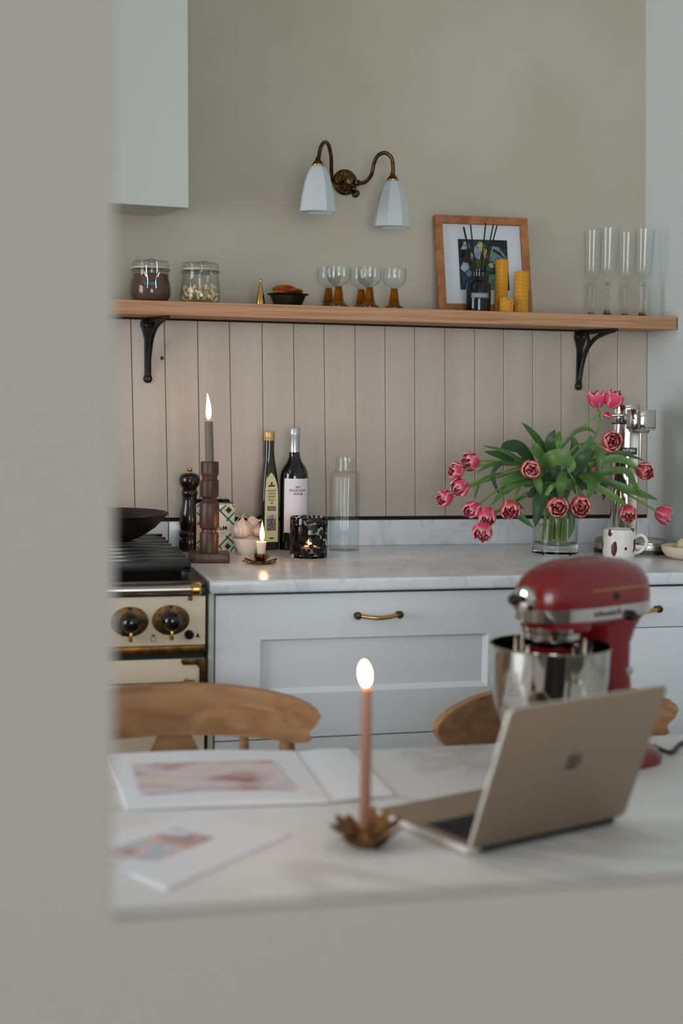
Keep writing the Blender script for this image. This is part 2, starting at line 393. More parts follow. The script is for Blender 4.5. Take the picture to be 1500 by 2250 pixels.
# unseen glazed doors, added behind the viewer to house the frontal fill light
m = MB()
m.box((LEFT_X-.1, -6.1, 0), (-1.30, -6.0, 2.75)).box((1.10, -6.1, 0), (1.9, -6.0, 2.75)).box((-1.30, -6.1, 2.35), (1.10, -6.0, 2.75))
struct('wall_rear', m, 'right_paint', smooth=0)
wn = struct('added_window', MB().box((-1.30, -6.07, 0), (1.10, -6.05, 2.35)), 'window_glass', smooth=0)
f = MB()
for lo, hi in ((-1.30, -1.24), (1.04, 1.10), (-.15, -.05)): f.box((lo, -6.09, 0), (hi, -6.035, 2.35))
for z_ in (0.0, 0.78, 1.55, 2.29): f.box((-1.30, -6.09, z_), (1.10, -6.035, z_+.05))
f.build('window_frame', 'white_paint', wn, smooth=0)  # frame of the added, unseen doors
# the near partition: the kitchen is seen over its low sill and past its left upright
NY = -2.30; NX = 0.105; NZ = 0.886
poly = [(LEFT_X, 0), (1.74, 0), (1.74, NZ-0.016), (NX, NZ), (NX-.002, 2.75), (LEFT_X, 2.75)]
struct('wall_near', MB().prism(poly, lambda a, b, d: (a, d, b), NY, NY+0.014), 'near_paint', smooth=0)

# tongue and groove boards, each a little out of plumb
tops = [142,215,287.5,361,434,504,576,645,712,780,846,911,977,1043,1107,1170,1233,1294,1357,1417]
bots = [154,226,297,369.5,440,511,580,649,716.5,783,848,912,979,1043.5,1107.5,1170.5,1233.5,1295,1357,1417]
BT = 0.012; Z_B0, Z_B1 = 0.993, 1.4655
def edge_x(i):
    a = PY(tops[i], 712, -BT); b = PY(bots[i], 1128, -BT)
    f = lambda z: a.x + (b.x-a.x)*(z-a.z)/(b.z-a.z)
    return f(Z_B0), f(Z_B1)
for i in range(len(tops)-1):
    (l0, l1), (r0, r1) = edge_x(i), edge_x(i+1)
    if i == len(tops)-2: r0, r1 = WALL_X(Z_B0)-.001, WALL_X(Z_B1)-.001
    g = 0.0005; d = -BT + random.uniform(-.0006, .0006)
    m = MB(); vs = []
    for y, ins in ((0.0, 0), (d+.0017, 0), (d, 0.0016)):
        vs += [(l0+g+ins, y, Z_B0), (r0-g-ins, y, Z_B0), (r1-g-ins, y, Z_B1), (l1+g+ins, y, Z_B1)]
    fs = [(3,2,1,0), (8,9,10,11)]
    for k in (0, 4): fs += [(k+j, k+(j+1) % 4, k+4+(j+1) % 4, k+4+j) for j in range(4)]
    m.add(vs, fs); m.build('board', 'board_paint', wb, smooth=0)
m = MB(); m.box((PY(142,712,0).x, -0.0035, Z_B0), (1.685, -0.0005, Z_B1)); m.build('groove_backing', 'groove', wb, smooth=0)
MB().box((-.40, -.010, 0.984), (WALL_X(.99)-.001, -.001, 0.9935)).build('shadow_gap', 'gap_dark', wb, smooth=0)
knot = PY(356, 787, -BT-.001)
MB().lathe([(0,-.0004),(.0045,-.0004),(.0035,.0004),(0,.0004)], 12, knot, Matrix.Rotation(pi/2, 3, 'X')).build('knot_hole', 'dark_wood', wb)

# ---------------------------------------------------------------- worktop, splashback, cabinets
CF = -0.622; RX = 0.449                                  # worktop front, right side of the range
sp = tag(MB().box((RX+.004, -0.024, CT), (WALL_X(.95)-.001, -0.0005, 0.984)).build('marble_splashback', 'marble', bevel=.0015), 'low grey-veined marble upstand along the foot of the boarded wall', 'splashback')
tag(MB().box((-.45, -0.024, CT-.02), (RX+.002, -0.0005, 0.984)).build('marble_splashback', 'marble', bevel=.0015), 'marble upstand panel behind the hob and the dark wok', 'splashback')
wt = tag(MB().box((RX+.006, CF, CT-.0265), (WALL_X(.9)-.002, -0.0005, CT)).build('marble_worktop', 'marble', bevel=.006, segs=3), 'long pale marble worktop with rounded front edge over the white drawers', 'worktop')
FY = CF+.018                                             # face of the cabinets
CB = CT-.0265
zf = lambda px, py: PY(px, py, FY).z
z_gap = zf(1000, 1298.5)
z_d1 = zf(680, 1620.5)                                     # seam under the deep drawer
xl, xm = PY(473, 1400, FY).x, PY(1166, 1350, FY).x
xr = WALL_X(.8)-.012
def shaker(name, x0, x1, z0, z1, parent, st, recess=0.010):
    """a drawer front with a sunk panel and sloping bevels"""
    m = MB(); y = FY; b = 0.010
    o = [(x0,z0),(x1,z0),(x1,z1),(x0,z1)]; i = [(x0+st,z0+st),(x1-st,z0+st),(x1-st,z1-st),(x0+st,z1-st)]
    p = [(x0+st+b,z0+st+b),(x1-st-b,z0+st+b),(x1-st-b,z1-st-.004),(x0+st+b,z1-st-.004)]
    vs = [(a, y+.02, c) for a, c in o] + [(a, y, c) for a, c in o] + [(a, y, c) for a, c in i] + [(a, y+recess, c) for a, c in p]
    fs = [(3,2,1,0)]
    for k in (0, 4, 8): fs += [(k+j, k+(j+1) % 4, k+4+(j+1) % 4, k+4+j) for j in range(4)]
    fs.append((12,13,14,15)); m.add(vs, fs)
    return m.build(name, 'white_paint', parent, smooth=0)
def pull(parent, a, b):
    """brass bow handle between two domed ends"""
    a, b = Vector(a), Vector(b); mid = (a+b)/2
    h = MB().tube(spline([a+Vector((0,-.018,0)), mid+Vector((0,-.028,-.004)), b+Vector((0,-.018,0))], 8), .0042, 10).build('handle', 'bright_brass', parent)
    for p in (a, b):
        MB().lathe([(0,0),(.0052,0),(.0052,.010),(.0078,.013),(.0082,.019),(.0055,.024),(0,.0255)], 16, p, Matrix.Rotation(pi/2, 3, 'X')).build('handle_end', 'old_brass', h)
    return h
ux0 = RX+.006
u1 = thing('drawer_unit', 'white drawer unit with deep panelled front beside the range cooker', 'cabinet', (ux0, FY, 0))
def under(o, parent):  # parts modelled at their place in the room
    o.parent = parent; o.matrix_parent_inverse = Matrix.Translation(-Vector(parent.location)); return o
def unit(root, x0, x1, parts):
    for o in parts: under(o, root)
g = .003
car = [MB().box((ux0, FY+.021, .10), (xm+.001, -.03, CB-.001)).build('body', 'frame_paint', smooth=0),
       MB().box((ux0, FY-.002, .10), (xl-g, FY+.021, CB-.001)).build('face_stile', 'frame_paint', bevel=.001),
       MB().box((xl-g, FY+.018, .10), (xm, FY+.021, CB-.001)).build('reveal', 'gap_dark', smooth=0),
       MB().box((ux0, FY+.05, 0), (xm+.001, FY+.07, .10)).build('plinth', 'frame_paint', smooth=0)]
unit(u1, 0, 0, car)
st = PY(571, 1440, FY).x - xl
d1 = under(shaker('drawer', xl, xm-g, z_d1+.0016, z_gap, None, st), u1)
ha, hb = PY(782, 1350.5, FY), PY(873, 1348, FY)
hh = pull(None, ha, hb); hh.parent = d1; hh.matrix_parent_inverse = Matrix.Identity(4)
under(shaker('drawer', xl, xm-g, .11, z_d1-.0016, None, st), u1)
u2 = thing('drawer_unit', 'white unit with slim top drawer in the corner behind the red mixer', 'cabinet', (xm+.01, FY, 0))
z_s = zf(1440, 1378.5)
car = [MB().box((xm+.002, FY+.021, .10), (xr, -.03, CB-.001)).build('body', 'frame_paint', smooth=0),
       MB().box((xm+.002, FY+.018, .10), (xr, FY+.021, CB-.001)).build('reveal', 'gap_dark', smooth=0),
       MB().box((xm+.002, FY+.05, 0), (xr, FY+.07, .10)).build('plinth', 'frame_paint', smooth=0)]
unit(u2, 0, 0, car)
d2 = under(MB().box((xm+g, FY, z_s+.001), (xr-.002, FY+.02, z_gap)).build('drawer', 'white_paint', bevel=.001), u2)
hb = PY(1440, 1336, FY); ha = hb - Vector((.105, 0, 0))
hh = pull(None, ha, hb); hh.parent = d2; hh.matrix_parent_inverse = Matrix.Identity(4)
under(MB().box((xm+g, FY+.001, .11), (xr-.002, FY+.02, z_s-.001)).build('door', 'white_paint', bevel=.001), u2)

# ---------------------------------------------------------------- range cooker
RF = CF+.012; RL = -0.45
rc = thing('range_cooker', 'cream range cooker with brass trim, black knobs and steel rail at left', 'cooker', (RX, RF, 0))
def rp(mb, name, mat, **kw): return under(mb.build(name, mat, **kw), rc)
R = lambda px, py, y=None: PY(px, py, RF if y is None else y)
zp1, zp0 = R(350, 1311).z, R(350, 1419).z
xe = R(451, 1400).x
rp(MB().box((RL, RF+.03, .08), (xe, -.03, CT-.012)), 'body', 'dark_steel', smooth=0)
rp(MB().box((RL, RF-.004, CT-.014), (xe, -.03, CT)), 'hob_top', 'dark_steel', bevel=.002)
rp(MB().box((RL, RF-.002, zp1), (xe, RF+.03, CT-.014)), 'top_fascia', 'dark_steel', bevel=.002)
rp(MB().box((RL, RF, zp0), (xe, RF+.03, zp1)), 'control_panel', 'cream_enamel', bevel=.002)
zb0 = R(350, 1436).z; zg0 = R(350, 1449).z
rp(MB().box((RL, RF-.010, zb0), (xe, RF+.03, zp0)), 'brass_moulding', 'brass', bevel=.004)
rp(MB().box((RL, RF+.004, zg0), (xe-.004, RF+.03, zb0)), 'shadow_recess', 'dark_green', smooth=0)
od = rp(MB().box((RL, RF, .16), (xe, RF+.03, zg0)), 'oven_door', 'cream_enamel', bevel=.003)
rp(MB().box((RL, RF+.02, .0), (xe, -.05, .16)), 'plinth', 'black_iron', smooth=0)
# brass corner of the oven door
a, b = R(398, 1448), R(455, 1448); zc0 = R(455, 1500).z; th = (a.z-R(420, 1460).z)
poly = [(a.x, a.z), (xe+.001, a.z), (xe+.001, zc0), (xe-.012, zc0), (xe-.012, a.z-th*1.6), (xe-.018, a.z-th), (a.x+.004, a.z-th), (a.x, a.z-th*.6)]
cor = MB().prism(poly, lambda p, q, d: (p, d, q), RF-.004, RF+.002).build('corner_plate', 'old_brass', bevel=.001); cor.parent = od
rl = MB().tube([(RL+.02, RF-.045, R(350,1497).z), (R(408,1495,RF-.045).x, RF-.045, R(350,1497).z)], .0075, 12).build('door_rail', 'steel'); rl.parent = od
e0 = R(417, 1494, RF-.045)
be = MB().lathe([(0,-.012),(.010,-.012),(.010,.008),(.007,.012),(0,.012)], 16, (e0.x, RF-.045, R(350,1497).z), Matrix.Rotation(pi/2, 3, 'Y')).tube([(e0.x, RF-.045, R(350,1497).z), (e0.x, RF, R(350,1497).z)], .006, 10).build('rail_bracket', 'bright_brass'); be.parent = od
# towel rail
TRY = RF-.045; zt_ = PY(350, 1296, TRY).z
rp(MB().tube([(RL, TRY, zt_), (PY(424,1295,TRY).x, TRY, zt_)], .0085, 14), 'towel_rail', 'steel')
ex = PY(430, 1294, TRY).x
rp(MB().lathe([(0,-.010),(.012,-.010),(.0135,-.004),(.0135,.006),(.010,.010),(0,.010)], 18, (ex, TRY, zt_), Matrix.Rotation(pi/2, 3, 'Y')).tube([(ex, TRY, zt_-.002), (ex, RF, zt_-.004)], .008, 12), 'rail_bracket', 'bright_brass')
for px, py in ((285, 1366), (375, 1362)):
    c = R(px, py); k = mpp(c)
    ring = [(41*k*cos(2*pi*j/40), 33*k*sin(2*pi*j/40)) for j in range(40)]
    ro = rp(MB().prism(ring, lambda p, q, d: (c.x+p, d, c.z+q), RF-.004, RF+.001), 'rosette', 'old_brass', bevel=.0008)
    kn = rp(MB().lathe([(0,0),(.017,0),(.0175,.006),(.0195,.010),(.0195,.020),(.016,.028),(.009,.033),(0,.034)], 24, (c.x, RF-.004, c.z), Matrix.Rotation(pi/2, 3, 'X')), 'knob', 'black_gloss')
    po = MB().box((c.x-.003, RF-.024, c.z-.037), (c.x+.003, RF-.006, c.z-.018)).build('pointer', 'bright_brass', bevel=.001); po.parent = kn
    mk = MB()
    for dx, dz, r in ((0, .026, .003), (.027, 0, .004), (-.014, -.026, .0025)): mk.lathe([(0,0),(r,0),(r,.0006),(0,.0006)], 10, (c.x+dx, RF-.0042, c.z+dz), Matrix.Rotation(pi/2, 3, 'X'))
    mo = mk.build('dial_marks', 'ink'); mo.parent = ro
c = R(415, 1394); rp(MB().lathe([(0,0),(.0095,0),(.0095,.007),(.007,.010),(0,.0105)], 20, (c.x, RF, c.z), Matrix.Rotation(pi/2, 3, 'X')), 'ignition_button', 'black_gloss')
c = R(434, 1397); rp(MB().prism([(-.005,-.002),(.006,-.004),(.002,0),(.003,.002),(0,.006),(-.002,.002)], lambda p, q, d: (c.x+p, d, c.z+q), RF-.0006, RF+.0004), 'flame_mark', 'ink', smooth=0)
c = R(337, 1402); mk = MB()
for lo, hi in (((-.0045,-.007),(-.0038,.007)), ((.0038,-.007),(.0045,.007)), ((-.0045,-.007),(.0045,-.0063)), ((-.0045,.0063),(.0045,.007)), ((-.002,.002),(.002,.006))): mk.box((c.x+lo[0], RF-.0006, c.z+lo[1]), (c.x+hi[0], RF+.0004, c.z+hi[1]))
rp(mk, 'printed_symbol', 'ink', smooth=0)
c = R(418, 1315); rp(MB().lathe([(0,0),(.005,0),(.004,.004),(0,.005)], 14, (c.x, RF, c.z), Matrix.Rotation(pi/2, 3, 'X')), 'screw', 'old_brass')
# cast-iron pan supports
gx1 = PZ(417, 1255, CT+.012).x; gl = gx1-.30
for k in range(2):
    y0 = RF+.035+k*.27; y1 = y0+.255
    gr = rp(MB().box((gl, y0, CT+.014), (gx1, y0+.022, CT+.034)).box((gl, y1-.022, CT+.014), (gx1, y1, CT+.034)).box((gl, y0, CT+.014), (gl+.02, y1, CT+.030)).box((gx1-.018, y0, CT+.012), (gx1, y1, CT+.026)), 'pan_support', 'black_iron', bevel=.004)
    for q in range(4):
        yy = y0+.045+q*.05
        b_ = MB().box((gl+.02, yy, CT+.016), (gx1+.004, yy+.016, CT+.036+.002*q)).build('support_bar', 'black_gloss', bevel=.004); b_.parent = gr
    for xx in (gl+.005, gx1-.02):
        for yy in (y0+.002, y1-.018):
            b_ = MB().box((xx, yy, CT), (xx+.014, yy+.014, CT+.016)).build('foot', 'black_iron', bevel=.002); b_.parent = gr
rp(MB().lathe([(0,0),(.045,0),(.045,.010),(.03,.014),(0,.014)], 24, ((gl+gx1)/2, -.40, CT)), 'burner', 'black_iron')
rp(MB().lathe([(0,0),(.045,0),(.045,.010),(.03,.014),(0,.014)], 24, ((gl+gx1)/2, -.17, CT)), 'burner', 'black_iron')

# wok on the hob
WY = -.22; wc = PY(243, 1130, WY); k = mpp(wc); wr = 127*k; z0 = CT+.041
wk = thing('wok', 'dark iron wok on the hob with its flared rim turned up', 'pan', (wc.x, WY, z0))
zr = PY(243, 1127, WY).z - z0
pts = [(0,0),(wr*.40,.002),(wr*.55,.010),(wr*.78,zr*.5),(wr*.97,zr*.94),(wr,zr),(wr*.985,zr+.002),(wr*.955,zr*.95),(wr*.76,zr*.53),(wr*.54,.014),(wr*.38,.006),(0,.005)]
MB().lathe(pts, 48).build('bowl', 'wok_iron', wk)
MB().tube([(-wr*.95, 0, zr*.9), (-wr*1.35, 0, zr*1.0), (-wr*2.0, -.02, zr*1.25)], [.010,.011,.013], 10).build('handle', 'dark_wood', wk)

# boxed-in hood, underside rising to the wall
hx = PY(415, 457, -.28); hr = PY(343, 475, -0.001); hl = -.42
m = MB()
zt = 2.748
m.add([(hl,-.28,hx.z+.012),(hx.x,-.28,hx.z),(hx.x-.012,-.28,zt),(hl,-.28,zt),(hl,-.001,hr.z+.005),(hr.x,-.001,hr.z),(hr.x,-.001,zt),(hl,-.001,zt)], [(0,1,2,3),(4,7,6,5),(0,4,5,1),(1,5,6,2),(2,6,7,3),(3,7,4,0)])
hd = tag(m.build('extractor_hood', 'hood_paint', smooth=0, bevel=.002), 'plain white boxed extractor hood on the wall above the range', 'hood')

# ---------------------------------------------------------------- shelf, brackets
SZ = 1.4960; SB = 1.4645; SY = -0.178
m = MB().box((-.30, SY, SB), (1.682, -.0005, SZ))
sh = thing('wall_shelf', 'thick rough-sawn wooden shelf running along the wall above the boards', 'shelf', (1.682, 0, SB))
under(m.build('plank', 'shelf_wood', bevel=.0025), sh)
under(MB().box((-.30, -.022, SB-.0042), (1.55, -.0125, SB-.0001)).build('shadow_strip', 'gap_dark', smooth=0), sh)  # dark strip put in as the line of shade where shelf meets wall
under(MB().box((1.682, SY+.003, SB+.002), (1.6835, -.002, SZ-.002)).build('end_grain', 'shelf_end', smooth=0), sh)
def bracket(px, py, label, wide):
    top = PY(px, py, -BT); H = .138; D = .140
    b = thing('shelf_bracket', label, 'bracket', (top.x, -BT-.0005, SB-H), radians(wide), 'iron shelf brackets')
    w = .0055
    def pl(poly, name='web'):   # side profile, y out from the wall
        return MB().prism(poly, lambda p, q, d: (d, -p, q), -w, w)
    pl([(0,H),(D,H),(D,H-.005),(.09,H-.010),(.0,H-.012)]).build('top_arm', 'black_iron', b, bevel=.0012)
    arc = [(.006, .012), (.014, .050), (.030, .088), (.058, .114), (.095, .127), (.132, H-.004)]
    MB().tube(spline([(0, -p, q) for p, q in arc], 6), .0055, 8).build('curved_brace', 'black_iron', b)
    MB().tube(spline([(0, -.034, .090), (0, -.036, .108), (0, -.030, .128)], 6), .0045, 8).build('scroll', 'black_iron', b)
    MB().tube(spline([(0, -.012, .070), (0, -.022, .076), (0, -.030, .084)], 6), .004, 8).build('scroll', 'black_iron', b)
    sil = [(-.008,0),(-.0078,.020),(-.0085,.088),(-.014,.108),(-.0185,.120),(-.017,.131),(-.011,.1378),(.013,.1378),(.018,.130),(.0185,.119),(.013,.105),(.0078,.088),(.0078,.020),(.008,0)]
    MB().prism(sil, lambda p, q, d: (p, d, q), -.006, 0).build('back_plate', 'black_iron', b, bevel=.001)
    rX = Matrix.Rotation(pi/2, 3, 'X')
    MB().lathe([(0,0),(.0105,0),(.0105,.005),(.008,.007),(0,.007)], 18, (0, 0, -.004), rX).build('foot_boss', 'black_iron', b)
    for sx, sz, sy in ((0, -.004, -.007), (-.009, .120, -.006), (.0095, .120, -.006)):
        s_ = MB().lathe([(0,0),(.0045,0),(.0036,.0016),(.002,.0010),(0,.0010)], 14, (sx, sy, sz), rX).build('screw', 'brass', b)
bracket(324, 760, 'black iron shelf bracket near the range, below the clip-top jars', 12)
bracket(1271, 790, 'black iron shelf bracket above the tulips, near the right-hand corner', 16)
# ---------------------------------------------------------------- wall lamp
wl = PY(757, 401, -.001)
lamp = thing('wall_light', 'antique brass twin-arm wall light with white glass bell shades', 'lamp', (wl.x, -.0005, wl.z))
rX = Matrix.Rotation(pi/2, 3, 'X')
MB().lathe([(0,0),(.030,0),(.031,.004),(.028,.008),(.022,.010),(.020,.014),(0,.015)], 32, (0,0,0), rX).build('wall_plate', 'old_brass', lamp)
MB().lathe([(0,.012),(.018,.014),(.017,.026),(.011,.034),(.013,.042),(.008,.050),(0,.052)], 20, (0,0,-.002), rX).build('boss', 'old_brass', lamp)
for j in range(7):
    a = 2*pi*j/7+.3; MB().lathe([(0,-.006),(.005,-.003),(.006,0),(.005,.003),(0,.006)], 10, (.0225*cos(a), -.011, .0225*sin(a)-.002)).build('leaf_ornament', 'old_brass', lamp)
MB().lathe([(0,-.012),(.007,-.008),(.009,0),(.006,.007),(0,.010)], 12, (.027, -.010, -.026), Matrix.Rotation(.8, 3, 'Y')).build('leaf_ornament', 'old_brass', lamp)
def lamp_arm(shade_px, shade_Y, path, start):
    P = [Vector(start)] + [PY(px, py, Y) - Vector((wl.x, 0, wl.z)) for px, py, Y in path]
    arm = MB().tube(spline(P, 7), .0046, 10).build('arm', 'old_brass', lamp)
    q = PY(*shade_px, shade_Y) - Vector((wl.x, 0, wl.z)); k = mpp(q+Vector((wl.x,0,wl.z)))
    MB().lathe([(0,.016),(.005,.016),(.006,.010),(.011,.004),(.0135,0),(.0135,-.003),(.0115,-.006),(0,-.006)], 20, q).build('gallery', 'old_brass', arm)
    MB().lathe([(.0136,-.0005),(.0142,-.001),(.0142,-.0035),(.0136,-.004)], 20, q).build('gallery_ring', 'bright_brass', arm)
    pr = [(11,2),(17,8),(25,22),(32,44),(37,68),(40.5,92),(42,104)]
    outer = [(r*k, -h*k) for r, h in pr]; rings = []
    N = 8
    def ring(r, z, rot=.30): return [Vector((q.x+r*cos(2*pi*j/N+rot), q.y+r*sin(2*pi*j/N+rot), q.z+z)) for j in range(N)]
    for r, z in outer: rings.append(ring(r, z))
    for r, z in reversed(outer): rings.append(ring(r-.0022, z+.0004))
    MB().loft(rings, caps=False).build('shade', 'opal_glass', arm, smooth=30)
    MB().lathe([(0,-.020),(.010,-.022),(.017,-.036),(.018,-.048),(.012,-.062),(0,-.066)], 16, q).build('bulb', 'white_ceramic', arm)
LY, RY = -.205, -.115
lamp_arm((698, 361), LY, [(734,402,-.05), (728,378,-.075), (727,345,-.11), (721,318,-.15), (712,313,-.175), (704,325,-.195), (700,345,LY), (698,358,LY)], (-.012, -.03, -.002))
lamp_arm((862, 394), RY, [(782,402,-.045), (800,401,-.065), (815,385,-.085), (821,360,-.095), (830,342,-.105), (846,336,-.112), (859,346,RY), (863,365,RY), (863,390,RY)], (.012, -.03, -.002))
jx = PY(784, 402, -.048) - Vector((wl.x, 0, wl.z))
MB().lathe([(0,-.006),(.007,-.006),(.008,-.002),(.006,0),(.008,.003),(.006,.007),(0,.007)], 14, jx, Matrix.Rotation(pi/2, 3, 'Y')).build('collar', 'old_brass', lamp)

# ---------------------------------------------------------------- things on the shelf
def clip_jar(cx, Y, rows, label, tilt):
    c = PY(cx, 650, Y); j = thing('clip_top_jar', label, 'jar', (c.x, Y, SZ), -facing(c)+tilt, 'clip-top storage jars')
    P = prof(cx, Y, SZ, rows); P[0] = (P[0][0], 0.0)
    t = .0025; inner = [(max(r-t, .002), z+(.004 if i == 0 else 0)) for i, (r, z) in enumerate(P)]
    MB().lathe([(0,0)] + P + list(reversed(inner)) + [(0,.004)], 40).build('glass_body', 'green_glass', j)
    r, z = P[-1]
    MB().lathe([(0,z-.002),(r*.92,z-.002),(r*1.04,z),(r*1.04,z+.002),(r*.92,z+.0045),(r*.92,z+.004),(0,z+.004)], 32).build('rubber_seal', 'rubber', j)
    lz = z+.0046
    ld = MB().lathe([(0,lz),(r*.99,lz),(r*1.0,lz+.004),(r*.96,lz+.006),(r*.98,lz+.010),(r*.90,lz+.012),(0,lz+.0105)], 36).build('lid', 'green_glass', j)
    w = MB()
    for s in (-1, 1):
        w.tube(spline([(s*.011, -r*1.06, lz+.009), (s*.012, -r*1.10, lz-.002), (s*.0115, -r*1.12, z-.014), (s*.009, -r*1.16, z-.030), (s*.010, -r*1.20, z-.048)], 5), .0011, 6)
        w.tube(spline([(s*.012, -r*1.09, z-.004), (s*.016, -r*1.14, z-.012), (s*.013, -r*1.12, z-.022)], 5), .0011, 6)
    w.tube([(-.0115, -r*1.12, z-.014), (.0115, -r*1.12, z-.014)], .0011, 6); w.tube([(-.010, -r*1.20, z-.048), (.010, -r*1.20, z-.048)], .0011, 6)
    w.tube(spline([(-.011, -r*1.06, lz+.009), (0, -r*.98, lz+.0135), (.011, -r*1.06, lz+.009)], 4), .0011, 6)
    w.build('wire_clasp', 'steel', j)
    MB().tube([(r*1.07*cos(2*pi*q/36), r*1.07*sin(2*pi*q/36), z-.004) for q in range(37)], .0010, 6, caps=False).build('wire_band', 'steel', j)
    return j, P, c
jar1, P1, c1 = clip_jar(331, -.095, [(39,661),(44.5,650),(45,636),(43.5,622),(40.5,612),(40,602),(40,590)], 'clip-top glass jar of brown cocoa powder, leftmost on the shelf', 0.05)
MB().lathe([(0,.0045)] + [(r-.0032, max(z, .0045)) for r, z in P1[:6]] + [(0, P1[5][1]+.001)], 32).build('cocoa_powder', 'cocoa', jar1)
r = P1[3][0]; zb = P1[3][1]-.004
patch(6, 1, lambda u, v: Vector(((r+.0012)*sin((u-.5)*.55-.1), -(r+.0012)*cos((u-.5)*.55-.1), zb+(v-.5)*.006))).build('paper_tag', 'badge_blue', jar1, smooth=0)
jar2, P2, c2 = clip_jar(440, -.10, [(40,666),(44,657),(44,648),(43,635),(41,618),(40,608),(40,594)], 'clip-top glass jar half full of pale cashews on the shelf', 0.25)
def cashew_mesh():
    pts = [Vector((.0062*cos(a), 0, .0062*sin(a))) for a in [(-0.2+2.7*i/6) for i in range(7)]]
    return MB().tube(pts, [.0016,.0032,.0040,.0040,.0036,.0028,.0014], 7).mesh('cashew', 'cashew')
cm = cashew_mesh(); rr = P2[2][0]-.011; n = 0; rnd = random.Random(3)
for layer in range(4):
    cnt = [13, 13, 12, 8][layer]
    for q in range(cnt):
        rad = rr*(.97 if q < 10 else .45); a = 2*pi*q/min(cnt, 10) + layer*.33
        o = link('cashew', cm); tag(o, 'small pale curved cashew nut lying in the clip-top glass jar', 'nut', 'cashews in the clip-top jar')
        hgt = .013+layer*.0088 + (.006*cos(a-.4) if layer == 3 else 0)
        o.location = (c2.x+rad*cos(a), -.10+rad*sin(a), SZ+hgt); o.rotation_euler = (rnd.uniform(-.6,.6)+1.2*(q % 2), rnd.uniform(0,6.3), rnd.uniform(0,6.3))

c = PY(572, 665, -.11)
bell = thing('brass_cone', 'small brass cone snuffer with a ball tip on the shelf', 'snuffer', (c.x, -.11, SZ))
MB().lathe(prof(572, -.11, SZ, [(0,671),(10.5,671),(10.5,668),(9.5,660),(6.5,643),(4,629),(2.2,620),(0,619)]), 28).build('cone', 'bright_brass', bell)
MB().lathe(prof(572, -.11, SZ, [(0,621.5),(2.4,620),(3.3,617),(2.4,614),(0,612.5)]), 16).build('ball_tip', 'bright_brass', bell)

c = PY(632, 664, -.105); k = mpp(c)
db = thing('metal_dish', 'small round pewter-grey metal dish with lip, holding dried orange slices', 'dish', (c.x, -.105, SZ))
zt_ = PY(632, 647, -.105).z-SZ
MB().lathe([(0,0),(30*k,0),(39*k,zt_-.004),(47*k,zt_),(46*k,zt_+.0012),(38*k,zt_-.0015),(29*k,.003),(0,.003)], 40).build('bowl', 'dark_steel', db)
sl = MB().lathe([(0,-.0015),(.021,-.0015),(.023,0),(.021,.0018),(.004,.001),(0,.001)], 28).mesh('orange_slice', 'orange_slice')
spots = [((-.008,.004,zt_+.004),(.10,.12,0),'flat dried orange slice lowest in the pewter dish on the shelf'),
         ((.012,-.004,zt_+.006),(-.16,.20,1),'dried orange slice leaning right at the front of the pewter dish'),
         ((-.002,.002,zt_+.0125),(.25,.22,2),'dried orange slice topmost of the pile in the pewter dish'),
         ((-.012,.010,zt_+.011),(.42,-.30,.5),'dried orange slice tilted at the back left of the pewter dish')]
for p, rt, lb in spots:
    o = link('orange_slice', sl); o.location = (c.x+p[0], -.105+p[1], SZ+p[2]); o.rotation_euler = rt; tag(o, lb, 'fruit', 'dried orange slices')

def amber_goblet(cx, Y, label):
    rows = [(20,679),(18,675),(14,670),(12.5,662),(11,655),(10,646),(9,639),(7.5,636)]
    c = PY(cx, 670, Y); g = thing('amber_goblet', label, 'glass', (c.x, Y, SZ), 0, 'amber-stemmed wine glasses')
    k = mpp(c); st = [(0,0),(22*k,0),(22*k,.004),(18*k,.0075),(14*k,.0105),(11.6*k,.014)]; z = .014; zt = 44*k
    while z < zt:
        f = (z-.014)/(zt-.014); r = (11.4-4.0*f)*k
        st += [(r*.94, z), (r*1.08, z+.0015), (r*.94, z+.0030)]; z += .0032
    st += [(0, zt)]
    MB().lathe(st, 28).build('ribbed_stem', 'amber_glass', g)
    zs = zt+.0002
    bw = [(0,zs),(6*k,zs+.001),(13*k,zs+5*k),(21*k,zs+10*k),(25.5*k,zs+17*k),(26.5*k,zs+26*k),(25.5*k,zs+45*k)]
    inn = [(max(r-.0010,0), zz+.0012) for r, zz in reversed(bw)]
    MB().lathe(bw + [(25.2*k, zs+45.4*k)] + inn[1:], 36).build('bowl', 'thin_glass', g)
amber_goblet(743, -.13, 'amber-stemmed goblet standing in front in the left-hand pair on the shelf')
amber_goblet(721, -.055, 'amber-stemmed goblet partly hidden behind another in the left-hand pair')
amber_goblet(811, -.13, 'amber-stemmed goblet standing in front in the middle pair on the shelf')
amber_goblet(793, -.055, 'amber-stemmed goblet partly hidden behind another in the middle pair')
amber_goblet(865, -.115, 'single amber-stemmed goblet rightmost of the five, nearest the picture frame')

